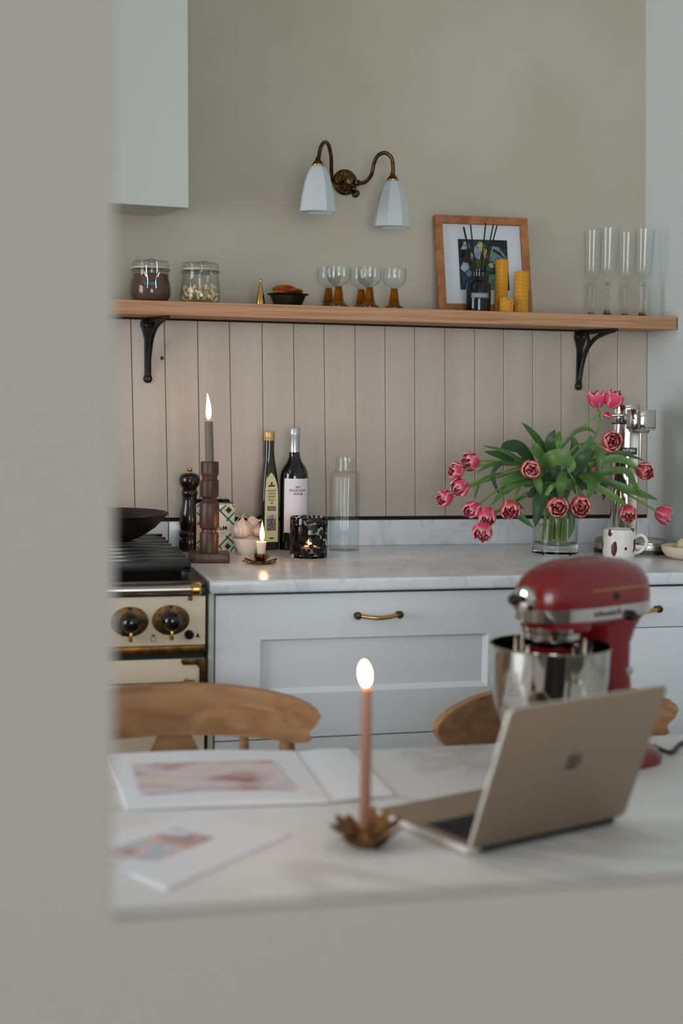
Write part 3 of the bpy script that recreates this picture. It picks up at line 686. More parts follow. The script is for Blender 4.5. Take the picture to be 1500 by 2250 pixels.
# framed picture leaning on the wall
FB = [PY(962, 683, -.062), PY(1166, 688, -.062)]; FT = [PY(950, 476, -.012), PY(1154, 485, -.012)]
b0 = Vector((FB[0].x, -.060, SZ)); bw = FB[1].x-FB[0].x
fr = thing('framed_picture', 'oak-framed floral painting with wide pale mount leaning on the wall', 'picture', (b0.x, b0.y, b0.z))
ux = Vector((1, 0, -.006)).normalized(); hgt = (FT[0].z-SZ); uz = Vector((FT[0].x-FB[0].x, .046, hgt)); FH = uz.length; uz.normalize(); uy = uz.cross(ux).normalized()
M3 = lambda a, d, b: ux*a - uy*d*1 + uz*b      # across, out towards the room, up
if (M3(0,1,0)).y > 0: uy = -uy
ux = uy.cross(uz).normalized()
if ux.x < 0: ux = -ux
FW = bw; t = 17*mpp(FB[0])
def fbox(a0, a1, d0, d1, h0, h1):
    pts = [M3(a, d, h) for h in (h0, h1) for a, d in ((a0,d0),(a1,d0),(a1,d1),(a0,d1))]
    return MB().add(pts, [(0,3,2,1),(4,5,6,7),(0,1,5,4),(1,2,6,5),(2,3,7,6),(3,0,4,7)])
def miter(p, q, r_, s_):
    pts = [M3(a, d, h) for d in (0, .016) for a, h in (p, q, r_, s_)]
    return MB().add(pts, [(3,2,1,0),(4,5,6,7),(0,1,5,4),(1,2,6,5),(2,3,7,6),(3,0,4,7)])
for quad in (((0,0),(FW,0),(FW-t,t),(t,t)), ((0,FH),(t,FH-t),(FW-t,FH-t),(FW,FH)), ((0,0),(t,t),(t,FH-t),(0,FH)), ((FW,0),(FW,FH),(FW-t,FH-t),(FW-t,t))):
    miter(*quad).build('frame_rail', 'oak_frame', fr, smooth=0, bevel=.0008)
fbox(t-.002, FW-t+.002, .002, .006, t-.002, FH-t+.002).build('mount', 'mat_board', fr, smooth=0)
pa0, pa1, ph0, ph1 = FW*.245, FW*.775, FH*.235, FH*.765
art = fbox(pa0, pa1, .0061, .0066, ph0, ph1).build('painting', 'paint_teal', fr, smooth=0)
def stroke(mat, poly, lay):
    pw, phh = pa1-pa0, ph1-ph0
    pts = [M3(pa0+min(max(a,0),1)*pw, .0066+.0003*lay, ph0+min(max(b,0),1)*phh) for a, b in poly]
    MB().add(pts, [tuple(range(len(pts)))]).build('paint_stroke', mat, art, smooth=0)
stroke('paint_maroon', [(0,.66),(.10,.62),(.16,.80),(.10,1),(0,1)], 1)
stroke('paint_maroon', [(0,.50),(.22,.55),(.20,.74),(.05,.72)], 1)
stroke('paint_navy', [(0,0),(.42,0),(.40,.30),(.22,.36),(.05,.22)], 1)
stroke('paint_pale', [(.05,.80),(.12,.95),(.20,.93),(.23,.84),(.14,.79)], 2)
stroke('paint_sage', [(.58,.60),(.66,.88),(.82,.86),(1,.62),(1,.40),(.80,.46)], 1)
stroke('paint_sage', [(.55,.0),(.60,.32),(.80,.30),(.86,.0)], 1)
stroke('paint_black', [(.60,.90),(.70,1),(1,1),(1,.80),(.86,.86)], 2)
stroke('paint_lilac', [(.28,.66),(.32,.86),(.40,.88),(.46,.72),(.42,.60)], 3)
stroke('paint_cream', [(.34,.84),(.44,.97),(.54,.90),(.50,.72),(.42,.80)], 3)
stroke('paint_yellow', [(.50,.86),(.58,.80),(.60,.66),(.54,.58),(.48,.74)], 4)
stroke('paint_olive', [(.18,.44),(.28,.62),(.48,.60),(.70,.58),(.66,.36),(.44,.40)], 2)
stroke('paint_cream', [(.20,.62),(.26,.74),(.30,.68),(.26,.58)], 4)
stroke('paint_cream', [(.58,.50),(.66,.54),(.72,.46),(.64,.44)], 4)
stroke('paint_pale', [(.02,.42),(.08,.54),(.18,.52),(.20,.42),(.10,.34)], 3)
stroke('paint_lilac', [(.12,.32),(.20,.40),(.26,.32),(.18,.24)], 3)
stroke('paint_black', [(.68,.78),(.80,.72),(.94,.62),(.84,.76),(.72,.82)], 3)
stroke('paint_black', [(.90,0),(.94,.34),(1,.36),(1,0)], 2)
stroke('paint_teal', [(.0,.86),(.06,.76),(.16,.72),(.3,.78),(.26,.98),(.16,.98)], 1)
fbox(t-.001, FW-t+.001, .009, .0100, t-.001, FH-t+.001).build('glazing', 'picture_glass', fr, smooth=0)

c = PY(1050, 680, -.115)
rd = thing('reed_diffuser', 'smoky glass reed diffuser bottle with black sticks before the picture', 'diffuser', (c.x, -.115, SZ), -facing(c))
P = prof(1050, -.115, SZ, [(27,686),(27.5,683),(27.5,628),(25,621),(18,618),(12,616),(11,612),(11,598),(14,596),(14,593)]); P[0] = (P[0][0], 0)
MB().lathe([(0,0)] + P + [(P[-1][0]-.002, P[-1][1]), (P[-2][0]-.003, P[-3][1]-.01), (0, P[-3][1]-.012)], 40).build('bottle', 'smoke_glass', rd)
r = P[2][0]; zl0 = PY(1050, 656, -.115).z-SZ; zl1 = PY(1050, 645, -.115).z-SZ
patch(12, 1, lambda u, v: Vector(((r+.0004)*sin((u-.5)*1.5+.15), -(r+.0004)*cos((u-.5)*1.5+.15), zl0+v*(zl1-zl0)))).build('bottle_label', 'diffuser_label', rd, smooth=0)
for i, f in enumerate((.3, .55)):
    patch(8, 1, lambda u, v: Vector(((r+.0007)*sin((u-.5)*1.1+.15), -(r+.0007)*cos((u-.5)*1.1+.15), zl0+(zl1-zl0)*(f+v*.08)))).build('label_line', 'ink_pale', rd, smooth=0)
zn = P[-1][1]
for tx, ty, yy in ((1013, 495, .020), (1028, 492, .0), (1061, 492, -.012), (1078, 492, .012), (1086, 496, -.006)):
    k_ = mpp(c); a = (tx-1049)*k_
    top = Vector((a, yy, PY(tx, ty, -.115).z-SZ)); bot = Vector((-a*.16, -yy*.4, .010))
    MB().tube([bot, top], .0016 if tx != 1013 else .0021, 8).build('reed', 'reed', rd)

def bees(cx, Y, hw, top, label, rot, ragged=False):
    c = PY(cx, 680, Y); k = mpp(c); R_ = hw*k; H = PY(cx, top, Y).z-SZ
    o = thing('beeswax_candle', label, 'candle', (c.x, Y, SZ), rot, 'rolled beeswax candles')
    N = 22; rows = max(4, int(H/.0046)); vs = []; fs = []
    for i in range(rows+1):
        for j in range(N):
            q = 2*pi*(j + .5*(i % 2))/N; dent = .0017*((i % 2) == (j % 2))
            zz = H*i/rows
            if ragged and i >= rows-1: zz += .004*sin(3*q)+.002*sin(7*q)
            vs.append(((R_-dent)*cos(q), (R_-dent)*sin(q), zz))
    for i in range(rows):
        for j in range(N): fs.append((i*N+j, i*N+(j+1) % N, (i+1)*N+(j+1) % N, (i+1)*N+j))
    fs.append(tuple(reversed(range(N)))); fs.append(tuple(range(rows*N, rows*N+N)))
    MB().add(vs, fs).build('honeycomb_roll', 'beeswax', o, smooth=0)
    MB().box((-.0015, -R_-.0012, 0), (.0015, -R_+.001, H)).build('wax_seam', 'beeswax', o, smooth=0)
    MB().tube([(0,0,H-.002),(.001,0,H+.003)], .0008, 6).build('wick', 'label_white', o)
bees(1100, -.100, 14.5, 571, 'tall rolled beeswax candle, the tallest of three beside the diffuser', .4)
bees(1144, -.125, 15.5, 597, 'medium rolled beeswax candle, rightmost of three on the shelf', .25)
bees(1111, -.145, 14.5, 657, 'short burnt-down beeswax candle stub between the two taller ones', 1.2, True)

def flute(cx, Y, top, label, sc=1.0):
    c = PY(cx, 690, Y); k = mpp(c)*sc; H = PY(cx, top, Y).z-SZ
    g = thing('champagne_flute', label, 'glass', (c.x, Y, SZ), 0, 'crystal champagne flutes')
    zs = .37*H
    MB().lathe([(0,0),(16*k,0),(16*k,.0015),(9*k,.005),(5.5*k,.012),(4.2*k,.024),(4.6*k,zs*.55),(6.5*k,zs*.85),(7.5*k,zs*.97),(0,zs)], 10).build('stem', 'clear_glass', g, smooth=20)
    MB().lathe([(0,zs),(7.5*k,zs+.0004),(8*k,zs+.0022),(7*k,zs+.004),(0,zs+.0042)], 20).build('knop', 'clear_glass', g)
    z = zs+.0044
    bo = [(0,z),(6*k,z+.0005),(10*k,z+.008),(16*k,z+.020),(17.5*k,z+.032),(18*k,z+(H-z)*.5),(20.5*k,H)]
    inn = [(20.1*k,H),(17.2*k,z+(H-z)*.5),(16*k,z+.032),(13*k,z+.022),(5*k,z+.012),(0,z+.011)]
    MB().lathe(bo+inn, 28, rib=(14, .012)).build('bowl', 'thin_glass', g)
flute(1298, -.060, 507, 'crystal champagne flute leftmost of the four, set back on the shelf')
flute(1333, -.130, 502, 'tall crystal champagne flute second from left, standing forward', 1.06)
flute(1373, -.055, 512, 'crystal champagne flute third from left, set back on the shelf')
flute(1410, -.120, 504, 'crystal champagne flute rightmost, against the white side wall', 1.04)

# ---------------------------------------------------------------- things on the worktop
def at_counter(px, py): return PZ(px, py, CT)
cY = -.094; c = PY(415.5, 1200, cY)
pmill = thing('pepper_mill', 'dark turned-wood pepper mill with brass ball, beside the wooden candlestick', 'pepper mill', (c.x, cY, CT))
cr = lambda rows: [(hw/2.679, 850+py/2.679) for hw, py in rows]
MB().lathe(prof(415.5, cY, CT, cr([(0,985),(62,985),(63,920),(61,890),(57,883),(62,872),(63,862),(60,850),(52,843),(58,815),(62,790),(59,755),(50,715),(44,680),(43,650),(46,635),(49,628),(49,616),(44,610),(0,610)])), 40).build('body', 'mill_wood', pmill)
MB().lathe(prof(415.5, cY, CT, cr([(0,609),(44,608),(46,602),(40,598),(50,588),(60,570),(63,550),(60,530),(50,515),(30,507),(0,505)])), 40).build('head', 'mill_wood', pmill)
MB().lathe(prof(415.5, cY, CT, cr([(0,506),(8,505),(7,500),(14,497),(17.5,489),(14,480),(0,475)])), 20).build('brass_ball', 'bright_brass', pmill)

# wooden candlestick with a grey candle
cY = -.300; cx = 459; c = PY(cx, 1214, cY)
wc_ = thing('wooden_candlestick', 'turned dark wooden candlestick on a square block foot', 'candlestick', (c.x, cY, CT), radians(-9))
k = mpp(c); bh = .021
MB().box((-.0455, -.040, 0), (.0455, .040, bh)).build('block_foot', 'dark_wood', wc_, bevel=.005)
P = prof(cx, cY, CT, cr([(55,985),(56,975),(56,866),(54,858),(47,856),(45,850),(45,838),(49,832),(55,828),(58,820),(58,688),(55,680),(49,677),(44,668),(41,660),(43,652),(49,648),(53,642),(54,634),(54,556),(51,549),(46,547),(44,541),(46,535),(46,528),(44,524),(49,521),(52,516),(53,510),(53,448),(51,441),(46,439)]))
P[0] = (P[0][0], bh); MB().lathe([(0,bh)] + P + [(0,P[-1][1])], 40).build('turned_stem', 'dark_wood', wc_, smooth=22)
ztop = P[-1][1]
gcY = cY; kk = 25/2.679*k
gc = thing('grey_candle', 'lit slim grey candle standing in the turned wooden candlestick', 'candle', (c.x, cY, CT+ztop+.0004), 0)
hz_ = PY(456, 925, cY).z-CT-ztop; ln = -.003
MB().tube([(0,0,0),(ln*.5,0,hz_*.5),(ln,0,hz_-.002),(ln,0,hz_)], [kk*1.02,kk,kk*.96,kk*.8], 24).build('wax', 'wax_grey', gc)
MB().tube([(ln,0,hz_-.001),(ln,0,hz_+.006)], .0008, 6).build('wick', 'wick', gc)
fm = MB().lathe(flame_profile(.0056, .058), 24, (ln-.0005, 0, hz_+.002))
fm.v = [(x-.0050*((z-hz_-.002)/.058)**2+.0022*((z-hz_-.002)/.058), y, z) for x, y, z in fm.v]; fm.build('flame', 'flame', gc)

# salt box, open at the top
bY = -.128; a, b = PY(433, 1213, bY), PY(516, 1213, bY); k = mpp(b); bwid = b.x-a.x; bhei = PY(505, 1108, bY).z-CT
sb = thing('salt_box', 'open white carton with green lattice print behind the wooden candlestick', 'box', ((a.x+b.x)/2, bY+.025, CT), -facing(a)*.5)
hw = bwid/2; t_ = .0008; D = .025
m = MB()
m.box((-hw,-D,0),(hw,-D+t_,bhei)).box((-hw,D-t_,0),(hw,D,bhei)).box((-hw,-D,0),(-hw+t_,D,bhei)).box((hw-t_,-D,0),(hw,D,bhei)).box((-hw,-D,0),(hw,D,t_))
m.build('carton', 'box_white', sb, smooth=0)
MB().add([(hw,-D,bhei),(hw,D,bhei),(hw-.030,D,bhei+.010),(hw-.030,-D+.006,bhei+.010)], [(0,1,2,3)]).build('top_flap', 'box_dark', sb, smooth=0)
MB().add([(-hw,D,bhei),(hw-.004,D,bhei),(hw-.010,D-.006,bhei+.009),(-hw+.006,D-.006,bhei+.009)], [(0,1,2,3)]).build('top_flap', 'box_dark', sb, smooth=0)
U = lambda px, py: ((px-516)*k + hw, (1213-py)*k)         # carton face: across, up
def face_poly(name, mat, pts, lay, par=sb):
    q = [(x, -D-.0003*lay, z) for x, z in pts]
    # trim to the carton face
    q = [(min(max(x,-hw),hw), y, min(max(z,.0005),bhei-.0003)) for x, y, z in q]
    return MB().add(q, [tuple(range(len(q)))]).build(name, mat, par, smooth=0)
cz = lambda x, y: U(460+x/14.06, 1080+y/14.06)
def band(p, q, w):
    (x0,z0),(x1,z1) = p, q; L = hypot(x1-x0, z1-z0); nx, nz = -(z1-z0)/L*w, (x1-x0)/L*w
    return [(x0+nx,z0+nz),(x1+nx,z1+nz),(x1-nx,z1-nz),(x0-nx,z0-nz)]
w_ = .0021
def mirror_x(p): return (-p[0], p[1])
bands = [(cz(530,400), cz(330,590)), (cz(270,520), cz(760,1020)), (cz(780,640), cz(540,905)), (cz(700,390), cz(785,480)), (cz(680,1300), cz(310,1700)), (cz(520,1360), cz(770,1600)), (cz(310,1680), cz(400,1780)), (cz(770,1700), cz(670,1860))]
for p, q in bands:
    face_poly('lattice_print', 'box_green', band(p, q, w_), 1); face_poly('lattice_print', 'box_green', band(mirror_x(p), mirror_x(q), w_), 1)
for x, y in ((600,570), (580,1690)):
    for mx in (False, True):
        for s_, mt, ly in ((190, 'salt_cream', 1), (100, 'box_dark', 2)):
            pts = [cz(x+s_,y), cz(x,y+s_*1.05), cz(x-s_,y), cz(x,y-s_*1.05)]
            face_poly('diamond_print', mt, [mirror_x(p) for p in pts] if mx else pts, ly)
tz = cz(0, 1130)[1]
text_part('brand_lettering', 'Maldon', .0145, lambda x, y: Vector((x+.006, -D-.0008, tz+y)), 'ink', sb, bold=.004)
text_part('lettering', 'SEA SALT', .0065, lambda x, y: Vector((x+.006, -D-.0008, cz(0,1285)[1]+y)), 'ink_grey', sb, space=1.2)
text_part('lettering', 'FLAKES', .0050, lambda x, y: Vector((x+.006, -D-.0008, cz(0,1370)[1]+y)), 'ink_grey', sb, space=1.2)

# garlic in a little white bowl
gY = -.180; cx = 541; c = PY(cx, 1215, gY); k = mpp(c)
gb = thing('pinch_bowl', 'small white ceramic bowl heaped with garlic on the worktop', 'bowl', (c.x, gY, CT)); zr = PY(cx, 1183, gY).z-CT
MB().lathe([(0,0),(13*k,0),(17*k,.004),(24*k,zr*.5),(29*k,zr*.86),(30.5*k,zr),(29*k,zr+.0008),(26.5*k,zr*.86),(21*k,zr*.5),(14*k,.006),(0,.005)], 40).build('bowl', 'white_ceramic', gb)
def garlic(px, py, Y, r, tilt, label):
    p = PY(px, py, Y); R_ = r*mpp(p); g = thing('garlic_bulb', label, 'garlic', p); g.rotation_euler = tilt
    N = 40; rows = []
    for i in range(13):
        a = pi*i/12; zz = -cos(a)*.80*R_; rr_ = sin(a)**.85*R_
        if i >= 10: rr_ = R_*[.42,.20,.10][i-10]; zz = R_*[.78,.95,1.20][i-10]
        rows.append([Vector((rr_*(1+.055*abs(cos(4*q))-.05)*cos(q), rr_*(1+.055*abs(cos(4*q))-.05)*sin(q), zz)) for q in [2*pi*j/N for j in range(N)]])
    MB().loft(rows).build('bulb', 'garlic', g)
    MB().tube(spline([(0,0,R_*1.15),(R_*.08,0,R_*1.4),(R_*.25,R_*.05,R_*1.55)], 4), [R_*.10]*4+[R_*.08]*4+[R_*.06], 8).build('neck', 'twine', g)
    for j in range(6):
        q = 2*pi*j/6; MB().tube([(R_*.82*cos(q)*sin(a_), R_*.82*sin(q)*sin(a_), -cos(a_)*R_*.66+.0) if False else (R_*.985*cos(q)*sin(a_)**.85, R_*.985*sin(q)*sin(a_)**.85, -cos(a_)*.80*R_) for a_ in [.5+.25*i for i in range(8)]], R_*.012, 5).build('skin_vein', 'twine', g)
    return g
g1 = garlic(533, 1163, gY-.012, 23, (.12,-.10,.3), 'large garlic bulb tied with twine, foremost in the white bowl')
garlic(555, 1148, gY+.020, 14.5, (.5,1.2,.2), 'small garlic bulb on its side, topmost in the white bowl')
garlic(563, 1168, gY-.002, 13.5, (.2,.5,1.0), 'small garlic bulb at the right of the white bowl')
R_ = 23*mpp(c)
for j in range(4):
    a = .5+j*1.5; MB().tube(spline([(0,0,R_*1.02),(R_*.35*cos(a),R_*.35*sin(a),R_*1.25),(R_*.8*cos(a),R_*.8*sin(a),R_*(.95+.2*(j % 2)))], 5), .0010, 6).build('twine_end', 'twine', g1)

# brass flower candle holder with short candle
fp = PZ(571, 1238, CT)
fh = thing('flower_candle_holder', 'tarnished brass candle holder with spread petals near the worktop edge', 'candle holder', (fp.x, fp.y, CT)); k = mpp(fp)
for j in range(6):
    a = 2*pi*j/6+.25; L_ = .036; ca, sa = cos(a), sin(a); wv = .011; pts = []
    for i in range(7):
        t = i/6; ww = wv*sin(pi*min(.06+t*.94, 1))**.7 if i < 6 else .0008; rr_ = .006+L_*t; zz = .0035+.004*t*t-.004*sin(pi*t)*.6
        pts.append([Vector((rr_*ca-ww*sa*s, rr_*sa+ww*ca*s, zz+.0025*abs(s)+dz)) for s, dz in ((-1,0),(0,0),(1,0),(1,-.0009),(0,-.0009),(-1,-.0009))])
    MB().loft(pts).build('petal', 'brass', fh)
for j in range(5):
    a = 2*pi*j/5+.6; ca, sa = cos(a), sin(a); pts = []
    for i in range(6):
        t = i/5; ww = .0065*sin(pi*min(.1+t*.9, 1))**.7 if i < 5 else .0006; rr_ = .005+.020*t; zz = .007+.012*t**1.6
        pts.append([Vector((rr_*ca-ww*sa*s, rr_*sa+ww*ca*s, zz+dz)) for s, dz in ((-1,0),(0,-.001),(1,0),(1,-.0008),(0,-.0018),(-1,-.0008))])
    MB().loft(pts).build('inner_petal', 'brass', fh)
ch0, ch1 = PY(571, 1233, fp.y).z-CT, PY(571, 1216, fp.y).z-CT
MB().lathe([(0,.002),(.0075,.002),(.0095,ch0),(.0120,ch1),(.0110,ch1),(.0085,ch1-.0042),(0,ch1-.0042)], 20).build('cup', 'brass', fh)
sc_ = thing('short_candle', 'short white lit candle standing in the brass flower holder', 'candle', (fp.x, fp.y, CT+ch1-.0035))
zc_ = PY(573, 1190, fp.y).z-CT-ch1+.0035
MB().lathe([(0,0),(.0076,0),(.0096,zc_*.4),(.0115,zc_*.96),(.0112,zc_),(.004,zc_-.002),(0,zc_-.002)], 24, (.002,0,0)).build('wax', 'wax_white', sc_)
MB().tube([(.003,0,zc_-.002),(.004,0,zc_+.006)], .0008, 6).build('wick', 'wick', sc_)
MB().lathe(flame_profile(.0048, .043), 18, (.004,0,zc_+.001)).build('flame', 'flame', sc_)

# olive oil bottle: square with rounded corners
oY = -.078; cx = 588.5; c = PY(cx, 1200, oY); k = mpp(c)
oil = thing('olive_oil_bottle', 'tall dark square olive oil bottle with gold cap and cream label', 'bottle', (c.x, oY, CT), -facing(c)+radians(20))
def sq(r, z, p, n=32):
    out = []
    for j in range(n):
        a = 2*pi*(j+.5)/n; ca, sa = cos(a), sin(a); d = (abs(ca)**p+abs(sa)**p)**(1/p); out.append(Vector((r*ca/d, r*sa/d, z)))
    return out
zz = lambda py: PY(cx, py, oY).z-CT
rows = [(18.5,None,7),(19.5,1205,7),(19.5,1105,7),(19.2,1085,6.5),(17.8,1062,5.5),(15.5,1040,4.2),(13,1018,3),(11.6,1002,2.2),(11.4,985,2),(11.6,968,2)]
MB().loft([sq(r*k, 0 if py is None else zz(py), p) for r, py, p in rows]).build('bottle_body', 'oil_glass', oil)
MB().lathe([(0,zz(968)),(11.6*k,zz(968)),(12.5*k,zz(966)),(12.5*k,zz(964)),(11.8*k,zz(963)),(12.4*k,zz(961)),(12.4*k,zz(950)),(11.5*k,zz(948)),(0,zz(947.5))], 28).build('cap', 'gold_cap', oil)
def oil_r(py):
    for (r0,p0,_),(r1,p1,_) in zip(rows[1:-1], rows[2:]):
        if p1 <= py <= p0: return (r0+(r1-r0)*(p0-py)/(p0-p1))*k
    return rows[1][0]*k
def oil_face(x, py, lay=1): return Vector((x, -oil_r(py)-.0004*lay, zz(py)))
lw = 15.6*k
left = [(1189,1.0),(1150,1.0),(1110,1.0),(1085,.98),(1070,.90),(1058,.76),(1048,.52),(1041,.22),(1037.5,.02)]
pl = MB(); vs = []
for py, w in left: vs += [oil_face(-lw*w, py), oil_face(lw*w, py)]
pl.add(vs, [(2*i, 2*i+1, 2*i+3, 2*i+2) for i in range(len(left)-1)]); ol = pl.build('front_label', 'label_cream', oil, smooth=0)
def oil_rect(name, mat, x0, x1, p0, p1, lay):
    return patch(1, 3, lambda u, v: oil_face((x0+(x1-x0)*u)*k, p1+(p0-p1)*v, lay)).build(name, mat, ol, smooth=0)
for ln_, py in (('ITALIAN', 1077), ('EXTRA', 1083.6), ('VIRGIN', 1090.2), ('OLIVE', 1097), ('OIL', 1103.7)):
    text_part('lettering', ln_, 5.4*k, lambda x, y, py=py: oil_face(x, py-y/k, 2), 'ink_brown', ol, bold=.018)
oil_rect('badge', 'badge_slate', -9.5, 9.5, 1111, 1120.5, 2)
for q in (1113.6, 1117): oil_rect('badge_line', 'ink_pale', -7.5, 7.5, q, q+1.2, 3)
oil_rect('crest_banner', 'ink_brown', -7.5, 7.5, 1064.5, 1068, 2); oil_rect('crest_flower', 'ink_brown', -2.2, 2.2, 1058.5, 1064, 2)
oil_rect('label_picture', 'label_sky', -10.5, 10.5, 1130, 1139, 2); oil_rect('label_picture', 'label_land', -10.5, 10.5, 1138, 1164, 2)
oil_rect('cypress', 'ink', 1, 2.2, 1128, 1140, 3); oil_rect('cypress', 'ink', -3, -2, 1131, 1139, 3)
oil_rect('volume_mark', 'ink_brown', -4, 6, 1179, 1182, 2)

# wine bottle
wY = -.085; cx = 644; c = PY(cx, 1200, wY); k = mpp(c)
wb_ = thing('wine_bottle', 'black wine bottle with silver capsule and plain white label', 'bottle', (c.x, wY, CT), -facing(c))
P = prof(cx, wY, CT, [(29,1215),(31,1209),(31,1047),(29.2,1036),(24.5,1025),(17,1014.5),(13,1005),(11.8,993)]); P[0] = (P[0][0], 0)
MB().lathe([(0,0)] + P + [(0,P[-1][1])], 48).build('bottle_body', 'wine_glass', wb_)
Q = prof(cx, wY, CT, [(0,993),(12,993),(11.7,957),(12.4,955),(12.4,951),(11.8,949.5),(12.2,942),(11,940),(0,939.5)])
MB().lathe(Q, 32).build('capsule', 'capsule', wb_)
wz = lambda py: PY(cx, py, wY).z-CT
wr_ = P[2][0]; wa = radians(15)
def wpos(x, z, lay=1): a = wa + x/wr_; return Vector(((wr_+.0003*lay)*sin(a), -(wr_+.0003*lay)*cos(a), z))
half = radians(57)*wr_
lb = patch(24, 1, lambda u, v: wpos((u*2-1)*half, wz(1168)+v*(wz(1050)-wz(1168)))).build('front_label', 'label_white', wb_)
for ln_, py in (('THE', 1068.6), ('CHOCOLATE', 1075.8), ('BLOCK', 1083.2)):
    text_part('lettering', ln_, 6.3*k, lambda x, y, py=py: wpos(x+.0012, wz(py)+y, 2), 'ink', lb, bold=.02, space=1.0)

# spotted glass votive with a tealight
vY = -.243; cx = 677.5; c = PY(cx, 1220, vY); k = mpp(c); vr = 41.5*k
zt_ = PY(cx, 1135, vY).z-CT
vo = thing('spotted_votive', 'clear glass tumbler mottled with black spots, a tealight glowing inside', 'candle holder', (c.x, vY, CT))
MB().lathe([(0,0),(vr*.97,0),(vr,.002),(vr,zt_-.002),(vr-.001,zt_),(vr-.003,zt_),(vr-.0038,zt_-.003),(vr-.0038,.012),(vr-.006,.010),(0,.009)], 64).build('glass', 'spotted_glass', vo)
tl = thing('tealight', 'lit white tealight inside the black-spotted glass tumbler', 'candle', (c.x+.002, vY, CT+.0092))
MB().lathe([(0,0),(.0185,0),(.019,.001),(.019,.016),(.018,.0165),(.017,.0155),(0,.015)], 28).build('wax', 'wax_white', tl)
MB().tube([(0,0,.015),(.0006,0,.020)], .0008, 6).build('wick', 'wick', tl)
MB().lathe(flame_profile(.0042, .017), 16, (.0005,0,.0175)).build('flame', 'flame_small', tl)

# ribbed carafe
kY = -.112; cx = 755; c = PY(cx, 1205, kY); k = mpp(c)
ca_ = thing('ribbed_carafe', 'clear fluted glass carafe beside the wine bottle', 'carafe', (c.x, kY, CT))
P = prof(cx, kY, CT, [(32,1214),(33,1210),(33,1048),(31.5,1040),(27,1037),(22,1035.5),(21,1031),(21,1006)]); P[0] = (P[0][0], 0)
bod = P[:5]; nk = P[5:]
MB().lathe([(0,0)] + bod + [(nk[0][0]+.001, P[5][1])] + [(nk[0][0]-.0012, P[5][1]-.001)] + [(r-.003, z-.002) for r, z in reversed(bod[1:])] + [(0,.008)], 132, rib=(33, .014)).build('fluted_body', 'thin_glass', ca_, smooth=60)
MB().lathe(nk + [(r-.0014, z) for r, z in reversed(nk)] + [nk[0]], 36).build('neck', 'thin_glass', ca_)

# ---------------------------------------------------------------- vase of tulips
VY = -.245; cx = 1218.5; vc = PY(cx, 1215, VY); k = mpp(vc); vr = 50.5*k; vh = PY(cx, 1090, VY).z-CT
va = thing('glass_vase', 'clear cylinder vase with thick base, filled with tulips and water', 'vase', (vc.x, VY, CT)); tb = .025
MB().lathe([(vr,tb+.0002),(vr,vh-.001),(vr-.001,vh),(vr-.0025,vh),(vr-.003,vh-.002),(vr-.003,tb+.0002),(vr,tb+.0002)], 64).build('glass_wall', 'thin_glass', va)
MB().lathe([(0,0),(vr-.003,0),(vr,.003),(vr,tb),(vr-.003,tb),(vr-.010,tb-.002),(0,tb-.002)], 64).build('glass_base', 'clear_glass', va)
wl_ = PY(cx, 1153, VY).z-CT
MB().lathe([(0,tb+.0004),(vr-.0085,tb+.0004),(vr-.0033,tb+.0045),(vr-.0033,wl_),(0,wl_)], 64).build('water', 'water', va)

def petal_mesh(name, r, h, hwid, curl, mat):
    nu, nv = 6, 8; vs = []; rim = []
    for j in range(nv+1):
        v = j/nv
        rad = r*(.22 + .80*sin(pi*min(.08+v*.60, 1))) * (1 - curl*v**3)
        ha = hwid*(sin(pi*(.10+.86*v*.82))**.75)*(1 if v < .8 else max(.16, (1-v)/.2*.84+.16))
        for i in range(nu+1):
            u = i/nu*2-1; a = u*ha
            q = rad*(1-.10*abs(u)**2*v); z = h*v - h*.10*u*u*v + .02*h*sin(5*u+2*v)*v
            vs.append((q*cos(a), q*sin(a), z)); rim.append(min(1, max(abs(u)**2.2, v**3.5)))
    m = MB(); m.add(vs, [(j*(nu+1)+i, j*(nu+1)+i+1, (j+1)*(nu+1)+i+1, (j+1)*(nu+1)+i) for j in range(nv) for i in range(nu)])
    me = bpy.data.meshes.new(name); me.from_pydata(m.v, [], m.f)
    for p in me.polygons: p.use_smooth = True
    at = me.attributes.new('rim', 'FLOAT', 'POINT')
    for i, x in enumerate(rim): at.data[i].value = x
    me.materials.append(MATS[mat]); return me
PET = {}
for mt in ('petal_pink', 'petal_red'):
    PET[mt] = [(petal_mesh('petal', 1.0, 1.80, .85, .16, mt), 6), (petal_mesh('petal', .82, 1.66, .85, .30, mt), 5), (petal_mesh('petal', .58, 1.52, .95, .62, mt), 4)]
core_me = MB().lathe([(0,0),(.25,.04),(.36,.25),(.30,.6),(.16,.9),(0,1.0)], 12).mesh('bloom', 'tulip_core')
T = Vector((-.32, -.94, 0)).normalized(); V3 = Vector
leafspecs = []
def ribbon_leaf(parent, base, pts, width, mat, fold=.25, up=.35):
    P = spline([PY(px, py, Y) for px, py, Y in pts], 5); n = len(P); w = width*mpp(P[n//2])/2
    V = (T + V3((0,0,up))).normalized(); rows = []
    for i, p in enumerate(P):
        t = (P[min(i+1,n-1)]-P[max(i-1,0)]).normalized(); s_ = t.cross(V)
        s_ = s_.normalized() if s_.length > 1e-4 else V3((1,0,0))
        nrm = s_.cross(t).normalized(); v = i/(n-1); ww = w*max(.03, sin(pi*(.14+.86*v))**.75)
        rows.append([p - base + s_*ww*u + nrm*(abs(u)*ww*fold) for u in (-1,-.5,0,.5,1)])
    m = MB(); m.loft([[V3(q) for q in r] for r in rows], closed=False)
    return m.build('leaf', mat, parent, smooth=80)
